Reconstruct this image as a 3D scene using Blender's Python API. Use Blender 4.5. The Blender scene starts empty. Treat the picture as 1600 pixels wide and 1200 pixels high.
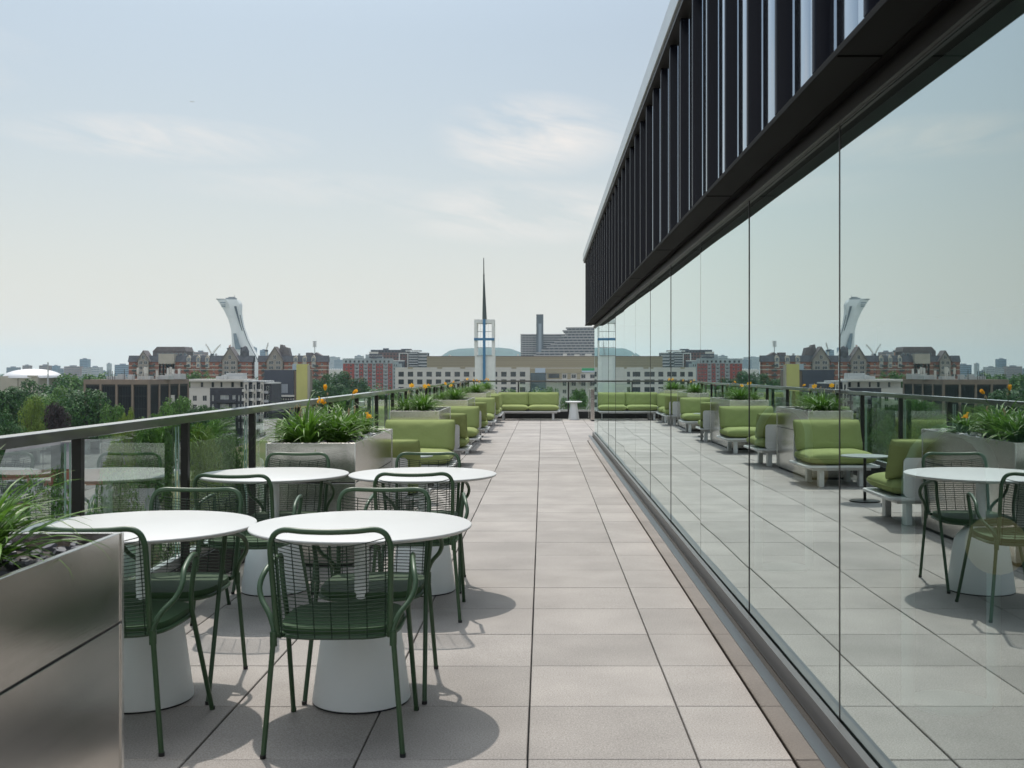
import bpy, math, random
from math import sin, cos, pi, radians as R
from mathutils import Vector, Matrix
rnd = random.Random(7)
sc = bpy.context.scene
col = sc.collection

# ------------------------------------------------------------------ camera, world, sun, exposure
F = 1676.0; VX = 847.8; HY = 580.2; EYE = 1.388; G = -20.0
cam_d = bpy.data.cameras.new("camera"); cam = bpy.data.objects.new("camera", cam_d); col.objects.link(cam)
cam.location = (0, 0, EYE); cam.rotation_euler = (pi/2, 0, 0)
cam_d.sensor_width = 36; cam_d.lens = 36*F/1600
cam_d.shift_x = -(VX-800)/1600; cam_d.shift_y = -(600-HY)/1600
cam_d.clip_start = 0.05; cam_d.clip_end = 60000
cam_d.dof.use_dof = True; cam_d.dof.focus_distance = 9.0; cam_d.dof.aperture_fstop = 9.0
sc.camera = cam
SUN_EL = R(59); SUN_DIR = Vector((-0.150, 0.47, 0.0)).normalized()*cos(SUN_EL) + Vector((0, 0, sin(SUN_EL)))
SUN_AZ = math.atan2(SUN_DIR.x, SUN_DIR.y)
w = bpy.data.worlds.new("World"); sc.world = w; w.use_nodes = True
nt = w.node_tree; nt.nodes.clear()
def N(t, **k):
    n = nt.nodes.new(t)
    for a, b in k.items(): setattr(n, a, b)
    return n
L = lambda a, b: nt.links.new(a, b)
sky = N('ShaderNodeTexSky', sky_type='NISHITA'); sky.sun_disc = False
sky.sun_elevation = SUN_EL; sky.sun_rotation = SUN_AZ
sky.altitude = 50; sky.air_density = 1.0; sky.dust_density = 3.0; sky.ozone_density = 1.5
tc = N('ShaderNodeTexCoord'); sep = N('ShaderNodeSeparateXYZ'); L(tc.outputs['Generated'], sep.inputs[0])
def M(op, a, b=None, c=None, clamp=False):
    n = N('ShaderNodeMath', operation=op); n.use_clamp = clamp
    for i, v in enumerate((a, b, c)):
        if v is None: continue
        if isinstance(v, (int, float)): n.inputs[i].default_value = v
        else: L(v, n.inputs[i])
    return n.outputs[0]
zz = M('MAXIMUM', sep.outputs[2], 0.015)
# thin summer haze veil that thickens towards the horizon
veil = M('POWER', M('SUBTRACT', 1.0, M('MULTIPLY', zz, 1.35), clamp=True), 3.0)
veil = M('ADD', M('MULTIPLY', veil, 0.95), 0.05)
hz = N('ShaderNodeMix', data_type='RGBA'); hz.inputs['B'].default_value = (8.8, 8.5, 7.95, 1)
L(veil, hz.inputs['Factor'])
# overhead haze and the wide pale glare around the high sun
vd = N('ShaderNodeVectorMath', operation='DOT_PRODUCT'); L(tc.outputs['Generated'], vd.inputs[0]); vd.inputs[1].default_value = SUN_DIR
aur = M('MULTIPLY', M('POWER', M('MAXIMUM', vd.outputs['Value'], 0.0), 9.0), 10.5)
hi = M('MULTIPLY', M('SUBTRACT', zz, 0.30, clamp=True), 8.0)
bk = M('MULTIPLY', M('MAXIMUM', M('MULTIPLY', sep.outputs[1], -1.0), 0.0), 7.0)      # added sky glow behind the camera, unseen fill for shaded fronts
ad = M('ADD', aur, hi)
s1 = N('ShaderNodeVectorMath', operation='SCALE'); s1.inputs[0].default_value = (0.94, 1.0, 1.03); L(ad, s1.inputs['Scale'])
s2 = N('ShaderNodeVectorMath', operation='MULTIPLY'); L(sky.outputs[0], s2.inputs[0]); s2.inputs[1].default_value = (0.80, 0.94, 0.95)
s3 = N('ShaderNodeVectorMath', operation='ADD'); L(s2.outputs[0], s3.inputs[0]); L(s1.outputs[0], s3.inputs[1]); L(s3.outputs[0], hz.inputs['A'])
bk_fill_col = N('ShaderNodeVectorMath', operation='SCALE'); bk_fill_col.inputs[0].default_value = (1.0, 1.0, 1.0); L(bk, bk_fill_col.inputs['Scale'])
hzb = N('ShaderNodeVectorMath', operation='ADD'); L(hz.outputs['Result'], hzb.inputs[0]); L(bk_fill_col.outputs[0], hzb.inputs[1])
# wisps of cirrus
az = M('ARCTAN2', sep.outputs[0], sep.outputs[1])
comb = N('ShaderNodeCombineXYZ'); L(M('MULTIPLY', az, 5.0), comb.inputs[0]); L(M('MULTIPLY', M('ADD', zz, M('MULTIPLY', az, 0.22)), 22.0), comb.inputs[1])
n1 = N('ShaderNodeTexNoise'); n1.inputs['Scale'].default_value = 1.7; n1.inputs['Detail'].default_value = 9; n1.inputs['Roughness'].default_value = 0.62; n1.inputs['Distortion'].default_value = 0.5
L(comb.outputs[0], n1.inputs['Vector'])
def blob(a0, z0, ra, rz, k):
    da = M('DIVIDE', M('SUBTRACT', az, a0), ra); dz = M('DIVIDE', M('SUBTRACT', zz, z0), rz)
    r2 = M('ADD', M('MULTIPLY', da, da), M('MULTIPLY', dz, dz))
    return M('MULTIPLY', M('SUBTRACT', 1.0, r2, clamp=True), k)
m = None
for b in ((-0.010, 0.215, 0.10, 0.040, 1.0), (-0.02, 0.146, 0.14, 0.032, 0.85), (-0.34, 0.200, 0.14, 0.022, 0.75),
          (-0.22, 0.165, 0.14, 0.018, 0.4), (-0.72, 0.25, 0.3, 0.05, 0.8), (0.6, 0.3, 0.5, 0.08, 0.8), (2.6, 0.4, 0.9, 0.2, 0.8)):
    v = blob(*b); m = v if m is None else M('MAXIMUM', m, v)
cl = M('MULTIPLY', M('MULTIPLY', M('SUBTRACT', n1.outputs['Fac'], 0.36, clamp=True), 3.2, clamp=True), m)
cm = N('ShaderNodeMix', data_type='RGBA'); cm.inputs['B'].default_value = (9.0, 8.6, 8.25, 1)
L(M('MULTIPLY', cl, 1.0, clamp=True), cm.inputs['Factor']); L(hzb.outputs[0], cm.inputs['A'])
bg = N('ShaderNodeBackground'); bg.inputs['Strength'].default_value = 0.10
out = N('ShaderNodeOutputWorld'); L(cm.outputs['Result'], bg.inputs['Color']); L(bg.outputs[0], out.inputs[0])
sd = bpy.data.lights.new("sun", 'SUN'); sun = bpy.data.objects.new("sun", sd); col.objects.link(sun)
sd.energy = 2.9; sd.angle = R(0.6); sd.color = (1.0, 0.94, 0.86)
sun.rotation_euler = SUN_DIR.to_track_quat('Z', 'Y').to_euler(); sun.location = (0, 0, 50)
sc.view_settings.view_transform = 'Standard'; sc.view_settings.look = 'None'
sc.view_settings.exposure = 0.0; sc.view_settings.gamma = 1.0; sc.view_settings.use_curve_mapping = False
cy = sc.cycles
cy.use_denoising = True; cy.caustics_reflective = True; cy.caustics_refractive = False
cy.max_bounces = 8; cy.diffuse_bounces = 3; cy.glossy_bounces = 5; cy.transmission_bounces = 6
cy.transparent_max_bounces = 24; cy.volume_bounces = 2; cy.sample_clamp_indirect = 2.5; cy.blur_glossy = 0.6

# ------------------------------------------------------------------ materials
MATS = {}
def mat(name, c, rough=0.6, metal=0.0, var=0.0, scale=4.0, bump=0.0, bscale=30.0, spec=0.5, stretch=None, c2=None, detail=5, coat=0.0, island=0.0):
    if name in MATS: return MATS[name]
    m = bpy.data.materials.new(name); m.use_nodes = True; t = m.node_tree; p = t.nodes['Principled BSDF']
    p.inputs['Base Color'].default_value = (*c, 1); p.inputs['Roughness'].default_value = rough
    p.inputs['Metallic'].default_value = metal; p.inputs['Specular IOR Level'].default_value = spec
    if coat: p.inputs['Coat Weight'].default_value = coat
    tcn = t.nodes.new('ShaderNodeTexCoord'); mp = t.nodes.new('ShaderNodeMapping'); t.links.new(tcn.outputs['Object'], mp.inputs[0])
    if stretch: mp.inputs['Scale'].default_value = stretch
    src = None
    if var or c2:
        n = t.nodes.new('ShaderNodeTexNoise'); n.inputs['Scale'].default_value = scale; n.inputs['Detail'].default_value = detail
        t.links.new(mp.outputs[0], n.inputs['Vector'])
        rp = t.nodes.new('ShaderNodeValToRGB'); rp.color_ramp.elements[0].position = 0.3; rp.color_ramp.elements[1].position = 0.7
        a = tuple(max(0, v*(1-var)) for v in c); b = c2 if c2 else tuple(min(1, v*(1+var)) for v in c)
        rp.color_ramp.elements[0].color = (*a, 1); rp.color_ramp.elements[1].color = (*b, 1)
        t.links.new(n.outputs['Fac'], rp.inputs[0]); src = rp.outputs[0]
        if island:
            g = t.nodes.new('ShaderNodeNewGeometry'); mr = t.nodes.new('ShaderNodeMapRange')
            mr.inputs['To Min'].default_value = 1-island; mr.inputs['To Max'].default_value = 1+island
            t.links.new(g.outputs['Random Per Island'], mr.inputs[0])
            hs = t.nodes.new('ShaderNodeHueSaturation'); t.links.new(mr.outputs[0], hs.inputs['Value']); t.links.new(src, hs.inputs['Color']); src = hs.outputs[0]
        t.links.new(src, p.inputs['Base Color'])
    if bump:
        n2 = t.nodes.new('ShaderNodeTexNoise'); n2.inputs['Scale'].default_value = bscale; n2.inputs['Detail'].default_value = 4
        t.links.new(mp.outputs[0], n2.inputs['Vector'])
        b = t.nodes.new('ShaderNodeBump'); b.inputs['Strength'].default_value = bump; b.inputs['Distance'].default_value = 0.01
        t.links.new(n2.outputs['Fac'], b.inputs['Height']); t.links.new(b.outputs[0], p.inputs['Normal'])
    MATS[name] = m; return m
def leafmat(name, c, c2, trans=0.3, rough=0.5, island=0.35):
    if name in MATS: return MATS[name]
    m = mat(name, c, rough, c2=c2, scale=1.5, island=island, spec=0.3)
    t = m.node_tree; p = t.nodes['Principled BSDF']; o = t.nodes['Material Output']
    tr = t.nodes.new('ShaderNodeBsdfTranslucent'); mx = t.nodes.new('ShaderNodeMixShader'); mx.inputs[0].default_value = trans
    src = p.inputs['Base Color'].links[0].from_socket; t.links.new(src, tr.inputs[0])
    t.links.new(p.outputs[0], mx.inputs[1]); t.links.new(tr.outputs[0], mx.inputs[2]); t.links.new(mx.outputs[0], o.inputs[0])
    return m
def glassmat(name, tint, refl, f0, power, rough=0.0, wav=0.0):
    m = bpy.data.materials.new(name); m.use_nodes = True; t = m.node_tree; t.nodes.clear()
    o = t.nodes.new('ShaderNodeOutputMaterial'); tr = t.nodes.new('ShaderNodeBsdfTransparent'); tr.inputs[0].default_value = (*tint, 1)
    gl = t.nodes.new('ShaderNodeBsdfGlossy'); gl.inputs['Color'].default_value = (*refl, 1); gl.inputs['Roughness'].default_value = rough
    lw = t.nodes.new('ShaderNodeLayerWeight'); lw.inputs['Blend'].default_value = 0.5
    pw = t.nodes.new('ShaderNodeMath'); pw.operation = 'POWER'; pw.inputs[1].default_value = power; t.links.new(lw.outputs['Facing'], pw.inputs[0])
    ma = t.nodes.new('ShaderNodeMath'); ma.operation = 'MULTIPLY_ADD'; ma.inputs[1].default_value = 1-f0; ma.inputs[2].default_value = f0; t.links.new(pw.outputs[0], ma.inputs[0])
    mx = t.nodes.new('ShaderNodeMixShader'); t.links.new(ma.outputs[0], mx.inputs[0]); t.links.new(tr.outputs[0], mx.inputs[1]); t.links.new(gl.outputs[0], mx.inputs[2])
    t.links.new(mx.outputs[0], o.inputs[0]); MATS[name] = m; return m

m_pane = glassmat('coated_glass', (0.62, 0.80, 0.76), (0.89, 0.985, 0.975), 0.30, 1.3)
m_rglass = glassmat('railing_glass', (0.84, 0.93, 0.89), (0.92, 0.99, 0.96), 0.10, 2.3)
m_green = mat('green_powder_coat', (0.034, 0.076, 0.033), 0.42, spec=0.5)
m_wire = mat('dark_green_wire', (0.012, 0.030, 0.016), 0.6, spec=0.25)
m_seat = mat('green_seat_sheet', (0.034, 0.075, 0.031), 0.65, spec=0.25)
m_white = mat('white_table_top', (0.525, 0.525, 0.512), 0.45, var=0.02, scale=3)
m_base = mat('white_powder_coat', (0.80, 0.83, 0.83), 0.5, var=0.02, scale=3)
m_steel = mat('brushed_steel', (0.60, 0.575, 0.54), 0.21, metal=1.0, var=0.05, scale=2.5, bump=0.035, bscale=60, stretch=(0.4, 0.4, 9))
m_steel2 = mat('polished_steel', (0.33, 0.30, 0.27), 0.08, metal=1.0, var=0.03, scale=3)
m_dark = mat('dark_bronze_metal', (0.018, 0.016, 0.015), 0.42, spec=0.3)
m_rail = mat('bronze_rail_metal', (0.050, 0.049, 0.044), 0.30, metal=0.0, coat=1.0, var=0.08, scale=6)
m_black = mat('black_membrane', (0.016, 0.016, 0.017), 0.5, var=0.2, scale=5)
m_cush = mat('green_outdoor_fabric', (0.255, 0.300, 0.112), 0.9, var=0.05, scale=2, bump=0.55, bscale=16, spec=0.2)
m_wframe = mat('white_sofa_frame', (0.62, 0.62, 0.61), 0.4)
m_soil = mat('dark_soil', (0.045, 0.036, 0.030), 0.95, var=0.5, scale=18, bump=0.8, bscale=40)
m_slate = mat('slate_chips', (0.07, 0.068, 0.078), 0.6, var=0.3, scale=9, island=0.5)
m_peb = mat('white_pebbles', (0.62, 0.60, 0.60), 0.7, var=0.15, scale=12)
m_leaf = leafmat('daylily_leaf', (0.060, 0.150, 0.018), (0.135, 0.260, 0.035), 0.35, 0.4, 0.3)
m_stalk = mat('flower_stalk_green', (0.12, 0.16, 0.05), 0.6, var=0.3)
m_petal = leafmat('orange_petal', (1.0, 0.50, 0.03), (1.0, 0.66, 0.08), 0.3, 0.5, 0.08)
m_bud = mat('pale_bud', (0.42, 0.30, 0.18), 0.7, var=0.3, scale=20)

# ------------------------------------------------------------------ mesh builder and tagging
SPLIT = {'roof_plant': 'roof_plant', 'balconies': 'balcony', 'balcony_boxes': 'balcony_box', 'antenna_masts': 'antenna_mast', 'antenna_panels': 'antenna_panel', 'columns': 'column', 'soffit_joint': 'soffit_joint',
    'corner_trim': 'corner_trim', 'glass_edge': 'glass_edge', 'stone_band': 'stone_band', 'side_blocks': 'side_block', 'lit_lobby_signs': 'lobby_sign', 'parapet_vents': 'parapet_vent', 'tan_panels': 'tan_panel',
    'roof_vents': 'roof_vent', 'roof_domes': 'roof_dome', 'white_frame': 'frame_bar', 'cross_bars': 'cross_bar', 'cross_arm': 'cross_arm', 'open_frame': 'frame_member', 'glass_shoe': 'glass_shoe', 'head_frame': 'head_frame', 'end_wall': 'end_wall',
    'observation_window': 'observation_window', 'upper_roof': 'upper_roof', 'soffit': 'soffit', 'lamp_bank': 'lamp', 'sill': 'sill'}
class MB:
    def __init__(s): s.v = []; s.f = []; s.mi = []; s.m = 0; s.isl = []
    def add(s, vs, fs):
        s.isl.append((len(s.v), len(s.f))); o = len(s.v); s.v += [tuple(p) for p in vs]
        for f in fs: s.f.append(tuple(i+o for i in f)); s.mi.append(s.m)
        return s
    def box(s, x0, x1, y0, y1, z0, z1):
        return s.add([(x0,y0,z0),(x1,y0,z0),(x1,y1,z0),(x0,y1,z0),(x0,y0,z1),(x1,y0,z1),(x1,y1,z1),(x0,y1,z1)],
            [(0,3,2,1),(4,5,6,7),(0,1,5,4),(1,2,6,5),(2,3,7,6),(3,0,4,7)])
    def obox(s, p0, p1, t, z0, z1):        # wall slab between two plan points, thickness t to the left of the walk
        a = Vector(p0); b = Vector(p1); d = (b-a).normalized(); n = Vector((-d.y, d.x))*t
        q = [a, b, b+n, a+n]
        return s.add([(p.x,p.y,z0) for p in q]+[(p.x,p.y,z1) for p in q], [(0,3,2,1),(4,5,6,7),(0,1,5,4),(1,2,6,5),(2,3,7,6),(3,0,4,7)])
    def prism(s, poly, a0, a1, axis='z'):
        n = len(poly); P = (lambda x, y, t: (x, y, t)) if axis == 'z' else ((lambda x, y, t: (x, t, y)) if axis == 'y' else (lambda x, y, t: (t, x, y)))
        vs = [P(x, y, a0) for x, y in poly] + [P(x, y, a1) for x, y in poly]
        return s.add(vs, [tuple(range(n))[::-1], tuple(range(n, 2*n))] + [(i, (i+1) % n, n+(i+1) % n, n+i) for i in range(n)])
    def tube(s, pts, r, seg=8, closed=False):
        P = [Vector(p) for p in pts]; n = len(P); rings = []
        up = None
        for i in range(n):
            if closed: t = (P[(i+1) % n]-P[i-1]).normalized()
            else: t = (P[min(i+1, n-1)]-P[max(i-1, 0)]).normalized()
            if up is None:
                up = Vector((0, 0, 1)) if abs(t.z) < 0.9 else Vector((1, 0, 0))
            a = (up - t*up.dot(t)).normalized(); b = t.cross(a); up = a
            rr = r[i] if isinstance(r, (list, tuple)) else r
            rings.append([P[i]+a*rr*cos(2*pi*k/seg)+b*rr*sin(2*pi*k/seg) for k in range(seg)])
        vs = [p for g in rings for p in g]; fs = []
        for i in range(n if closed else n-1):
            j = (i+1) % n
            for k in range(seg): fs.append((i*seg+k, i*seg+(k+1) % seg, j*seg+(k+1) % seg, j*seg+k))
        if not closed: fs += [tuple(range(seg))[::-1], tuple((n-1)*seg+k for k in range(seg))]
        return s.add(vs, fs)
    def lathe(s, prof, cx=0, cy=0, seg=40):
        n = len(prof); vs = [(cx+r*cos(2*pi*k/seg), cy+r*sin(2*pi*k/seg), z) for r, z in prof for k in range(seg)]
        fs = [(i*seg+k, i*seg+(k+1) % seg, (i+1)*seg+(k+1) % seg, (i+1)*seg+k) for i in range(n-1) for k in range(seg)]
        fs += [tuple(range(seg))[::-1], tuple((n-1)*seg+k for k in range(seg))]
        return s.add(vs, fs)
    def pillow(s, cx, cy, cz, w, d, h, n=24, lean=0.0, e=0.30, ez=0.62, seam=0.0):
        vs = []; fs = []; sp = lambda a, p: math.copysign(abs(a)**p, a)
        for i in range(n+1):
            th = -pi/2 + pi*i/n
            for k in range(2*n):
                ph = 2*pi*k/(2*n)
                x = w/2*sp(cos(th), ez)*sp(cos(ph), e); y = d/2*sp(cos(th), ez)*sp(sin(ph), e); z = h/2*sp(sin(th), ez)
                if lean is not None and lean: y += lean*(z/h)
                wr = 0.004*sin(19*x+11*z+3*y+cx)*cos(17*y+7*x)+0.0015*sin(53*x-31*y)
                vs.append((cx+x, cy+y+wr, cz+z+wr))
        for i in range(n):
            for k in range(2*n): fs.append((i*2*n+k, i*2*n+(k+1) % (2*n), (i+1)*2*n+(k+1) % (2*n), (i+1)*2*n+k))
        s.add(vs, fs)
        ring = []
        for k in range(48):          # sewn seam cord round the middle
            ph = 2*pi*k/48; ring.append((cx+(w/2+.001)*sp(cos(ph), e), cy+(d/2+.001)*sp(sin(ph), e), cz))
        if h < w*.3 and not lean: s.tube(ring, .0045, 6, closed=True)
        return s
    def cushion(s, cx, cy, cz, w, h, t, flat=True, lean=0.0, n=26, pw=.42, sag=.03, ear=.0):
        # two bulging sheets sewn along a pinched rectangular edge
        vs = []; fs = []; ph = rnd.uniform(0, 6)
        for side in (1, -1):
            for i in range(n+1):
                for j in range(n+1):
                    u = sin(pi/2*(-1+2*i/n)); v = sin(pi/2*(-1+2*j/n))
                    r = 1-.055*abs(u*v)**4
                    x = u*w/2*(1-sag*(1-v*v))*r; q = v*h/2*(1-sag*1.3*(1-u*u))*r
                    th = side*(t/2*((1-abs(u)**5)*(1-abs(v)**5))**pw + .005)
                    th += .0035*sin(9*u+ph)*cos(7*v+ph)*side*(1-u**4)*(1-v**4) - .006*side*math.exp(-((abs(u)-.93)/.05)**2)*abs(sin(14*v+ph))
                    if flat: vs.append((cx+x, cy+q, cz+th))
                    else: vs.append((cx+x, cy+th+lean*(q/(h/2)), cz+q))
            o = (n+1)*(n+1)*(0 if side == 1 else 1)
            for i in range(n):
                for j in range(n):
                    a = o+i*(n+1)+j; f = (a, a+n+1, a+n+2, a+1); fs.append(f if side == 1 else f[::-1])
        O = (n+1)*(n+1); bd = [i*(n+1) for i in range(n+1)]+[n*(n+1)+j for j in range(1, n+1)]+[i*(n+1)+n for i in range(n-1, -1, -1)]+[j for j in range(n-1, 0, -1)]
        for a, b_ in zip(bd, bd[1:]+bd[:1]): fs.append((a, O+a, O+b_, b_))
        s.add(vs, fs)
        s.tube([tuple((Vector(vs[a])+Vector(vs[O+a]))/2) for a in bd], .0055, 6, closed=True)
        return s
    def build(s, name, mats, parent=None, smooth=False, bevel=0.0, kind=None, **k):
        if name in SPLIT and len(s.isl) > 1:
            o = None; isl = s.isl+[(len(s.v), len(s.f))]
            for (v0, f0), (v1, f1) in zip(isl[:-1], isl[1:]):
                q = MB(); q.v = s.v[v0:v1]; q.f = [tuple(i-v0 for i in f) for f in s.f[f0:f1]]; q.mi = s.mi[f0:f1]; o = q.build(SPLIT[name], mats, parent, smooth, bevel, kind)
            return o
        me = bpy.data.meshes.new(name); me.from_pydata(s.v, [], s.f)
        if not isinstance(mats, (list, tuple)): mats = [mats]
        for mm in mats: me.materials.append(mm)
        if len(mats) > 1: me.polygons.foreach_set('material_index', s.mi)
        me.validate(clean_customdata=False)
        if smooth:
            me.shade_smooth()
            if smooth != 'full': me.set_sharp_from_angle(angle=R(38))
        me.update()
        return link(name, me, parent, bevel, kind)
def link(name, me, parent=None, bevel=0, kind=None):
    o = bpy.data.objects.new(name, me); col.objects.link(o)
    if parent: o.parent = parent
    if bevel:
        b = o.modifiers.new('bevel', 'BEVEL'); b.width = bevel; b.segments = 2; b.limit_method = 'ANGLE'; b.angle_limit = R(40)
    if kind: o['kind'] = kind
    return o
def tag(o, label, cat, group=None, kind=None):
    o['label'] = label; o['category'] = cat
    if group: o['group'] = group
    if kind: o['kind'] = kind
    return o
def root(name, loc, rz=0, label=None, cat=None, group=None):
    o = bpy.data.objects.new(name, None); col.objects.link(o); o.location = loc; o.rotation_euler = (0, 0, rz); o.empty_display_size = 0.2
    if label: tag(o, label, cat, group)
    return o
def dup(o, loc=None, rz=None, parent=None, label=None, group=None):
    c = o.copy(); col.objects.link(c)
    if parent: c.parent = parent
    if loc is not None: c.location = loc
    if rz is not None: c.rotation_euler = (0, 0, rz)
    if label: c['label'] = label
    if group: c['group'] = group
    for ch in KIDS(o): dup(ch, parent=c)
    return c
def KIDS(o): return [x for x in list(col.objects) if x.parent == o]
def at(px, d): return (px-VX)*d/F
def zt(py, d): return EYE-(py-HY)*d/F
def smoothpath(pts, n=6, closed=False):
    P = [Vector(p) for p in pts]; out = []; N_ = len(P)
    for i in range(N_ if closed else N_-1):
        if closed: p0, p1, p2, p3 = P[i-1], P[i], P[(i+1) % N_], P[(i+2) % N_]
        else: p0, p1, p2, p3 = P[max(i-1, 0)], P[i], P[i+1], P[min(i+2, N_-1)]
        for k in range(n):
            t = k/n
            out.append(0.5*((2*p1)+(p2-p0)*t+(2*p0-5*p1+4*p2-p3)*t*t+(3*p1-p0-3*p2+p3)*t**3))
    if not closed: out.append(P[-1])
    return out

# ------------------------------------------------------------------ setting: terrace deck
def paver_mat():
    m = bpy.data.materials.new('concrete_paver'); m.use_nodes = True; t = m.node_tree; p = t.nodes['Principled BSDF']
    tcn = t.nodes.new('ShaderNodeTexCoord'); n = t.nodes.new('ShaderNodeTexNoise'); n.inputs['Scale'].default_value = 150; n.inputs['Detail'].default_value = 4; n.inputs['Roughness'].default_value = 0.7
    t.links.new(tcn.outputs['Object'], n.inputs['Vector'])
    n2 = t.nodes.new('ShaderNodeTexNoise'); n2.inputs['Scale'].default_value = 2.3; n2.inputs['Detail'].default_value = 6; t.links.new(tcn.outputs['Object'], n2.inputs['Vector'])
    g = t.nodes.new('ShaderNodeNewGeometry')
    rp = t.nodes.new('ShaderNodeValToRGB'); rp.color_ramp.elements[0].position = 0.30; rp.color_ramp.elements[1].position = 0.72
    rp.color_ramp.elements[0].color = (0.212, 0.188, 0.170, 1); rp.color_ramp.elements[1].color = (0.485, 0.448, 0.418, 1)
    e = rp.color_ramp.elements.new(0.5); e.color = (0.345, 0.314, 0.292, 1)
    t.links.new(n.outputs['Fac'], rp.inputs[0])
    a = t.nodes.new('ShaderNodeMapRange'); a.inputs['To Min'].default_value = 0.81; a.inputs['To Max'].default_value = 1.01; t.links.new(g.outputs['Random Per Island'], a.inputs[0])
    b = t.nodes.new('ShaderNodeMapRange'); b.inputs['From Min'].default_value = 0.3; b.inputs['From Max'].default_value = 0.7; b.inputs['To Min'].default_value = 0.86; b.inputs['To Max'].default_value = 1.10; t.links.new(n2.outputs['Fac'], b.inputs[0])
    mm = t.nodes.new('ShaderNodeMath'); mm.operation = 'MULTIPLY'; t.links.new(a.outputs[0], mm.inputs[0]); t.links.new(b.outputs[0], mm.inputs[1])
    hs = t.nodes.new('ShaderNodeHueSaturation'); t.links.new(mm.outputs[0], hs.inputs['Value']); t.links.new(rp.outputs[0], hs.inputs['Color']); t.links.new(hs.outputs[0], p.inputs['Base Color'])
    p.inputs['Roughness'].default_value = 0.72; p.inputs['Specular IOR Level'].default_value = 0.42
    bp = t.nodes.new('ShaderNodeBump'); bp.inputs['Strength'].default_value = 0.6; bp.inputs['Distance'].default_value = 0.002; t.links.new(n.outputs['Fac'], bp.inputs['Height']); t.links.new(bp.outputs[0], p.inputs['Normal'])
    return m
T = 0.61; PX0 = -0.0533; PY0 = 3.834; GX = 1.01; BEND = 20.9; DEND = 31.40; RX = -2.195
b = MB(); gap = 0.0024; ch = 0.003
for i in range(-4, 16):
    for j in range(-21, 47):
        x0 = PX0+i*T+.0034; x1 = PX0+(i+1)*T-.0034; y0 = PY0+j*T+gap; y1 = PY0+(j+1)*T-gap
        x0 = max(x0, -2.17)
        if y0 < BEND+0.05: x1 = min(x1, 0.893)
        y1 = min(y1, DEND)
        if x1-x0 < 0.03 or y1-y0 < 0.03: continue
        dz = rnd.uniform(-0.0012, 0.0012); tx = rnd.uniform(-.0009, .0009); ox = rnd.uniform(-.0008, .0008)
        q = [(x0+ox, y0), (x1+ox, y0), (x1+ox, y1), (x0+ox, y1)]; qi = [(x0+ox+ch, y0+ch), (x1+ox-ch, y0+ch), (x1+ox-ch, y1-ch), (x0+ox+ch, y1-ch)]
        Z = lambda x, y: dz+tx*(x-x0)
        b.add([(x, y, -0.045) for x, y in q]+[(x, y, Z(x, y)-ch) for x, y in q]+[(x, y, Z(x, y)) for x, y in qi],
              [(0,1,5,4),(1,2,6,5),(2,3,7,6),(3,0,4,7),(4,5,9,8),(5,6,10,9),(6,7,11,10),(7,4,8,11),(8,9,10,11)])
b.build('pavement', paver_mat(), kind='structure')
MB().box(-2.40, 10.2, -9.4, 32.0, -0.6, -0.05).build('roof_deck', m_black, kind='structure')
m_conc = mat('grey_concrete', (0.36, 0.35, 0.33), 0.85, var=0.15, scale=0.6)
# body of our own building under the terrace
r = root('host_building', (0, 0, G), 0, 'pale concrete lower floors carrying the paved roof terrace', 'building')
MB().box(-2.35, 10.1, -9.3, 31.9, 0, 19.40).build('wall', m_conc, r)
del r

# ------------------------------------------------------------------ balustrades
def balustrade(name, label, p0, length, rz, posts, glass_to, parapet=True):
    # local x runs along the rail, y points outwards, z up
    o = root(name, (p0[0], p0[1], 0), rz, label, 'railing')
    k = MB(); k.box(0, length, -0.02, 0.16, -0.05, 0.205).build('parapet', m_black, o, bevel=0.004)
    k = MB(); k.box(0, length, 0.000, 0.030, 0.205, 0.262); k.box(0, length, 0.046, 0.070, 0.205, 0.250); k.build('glass_shoe', mat('satin_aluminium', (0.55, 0.55, 0.54), 0.35, metal=0.9), o, bevel=0.002)
    k = MB(); k.box(0, length, -0.045, 0.045, 1.0745, 1.1226); k.build('top_rail', m_rail, o, bevel=0.003)
    pm = MB().box(-0.021, 0.021, -0.035, 0.010, 0.205, 1.0745)
    me = None
    for x in posts:
        if me is None: q = pm.build('post', m_dark, o, bevel=0.002); me = q
        else:
            q2 = me.copy(); col.objects.link(q2); q = q2
        q.location = (x, 0, 0)
    xs = list(posts)
    for a, c in zip(xs[:-1], xs[1:]):
        gm = MB(); nx = 10
        w_ = c-a-0.05; 
        s1 = rnd.uniform(-.0015, .0015)
        vs = []; fs = []
        for i in range(nx+1):
            for j in (0, 1):
                vs.append((a+0.025+w_*i/nx, 0.036+s1*sin(pi*i/nx), 0.255 if j == 0 else 1.05))
        for i in range(nx): fs.append((2*i, 2*i+2, 2*i+3, 2*i+1))
        gm.add(vs, fs); gm.build('glass_panel', m_rglass, o, smooth='full')
        e = MB(); e.box(a+0.0232, a+0.025, 0.032, 0.040, 0.255, 1.05); e.box(c-0.0268, c-0.025, 0.032, 0.040, 0.255, 1.05)
        e.build('glass_edge', MATS.get('glass_edge_green') or mat('glass_edge_green', (0.22, 0.34, 0.28), 0.3), o)
    return o
left_posts = [5.04+1.51*k for k in range(-9, 18)]
# left rail: local x along +Y, outward (local y) along -X
balustrade('terrace_railing', 'long bronze topped glass railing running along the left edge of the terrace', (-2.195, -9.0), DEND+9.18, pi/2, [p+9.0 for p in left_posts if p < DEND-0.4]+[DEND+9.10], None)
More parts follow.
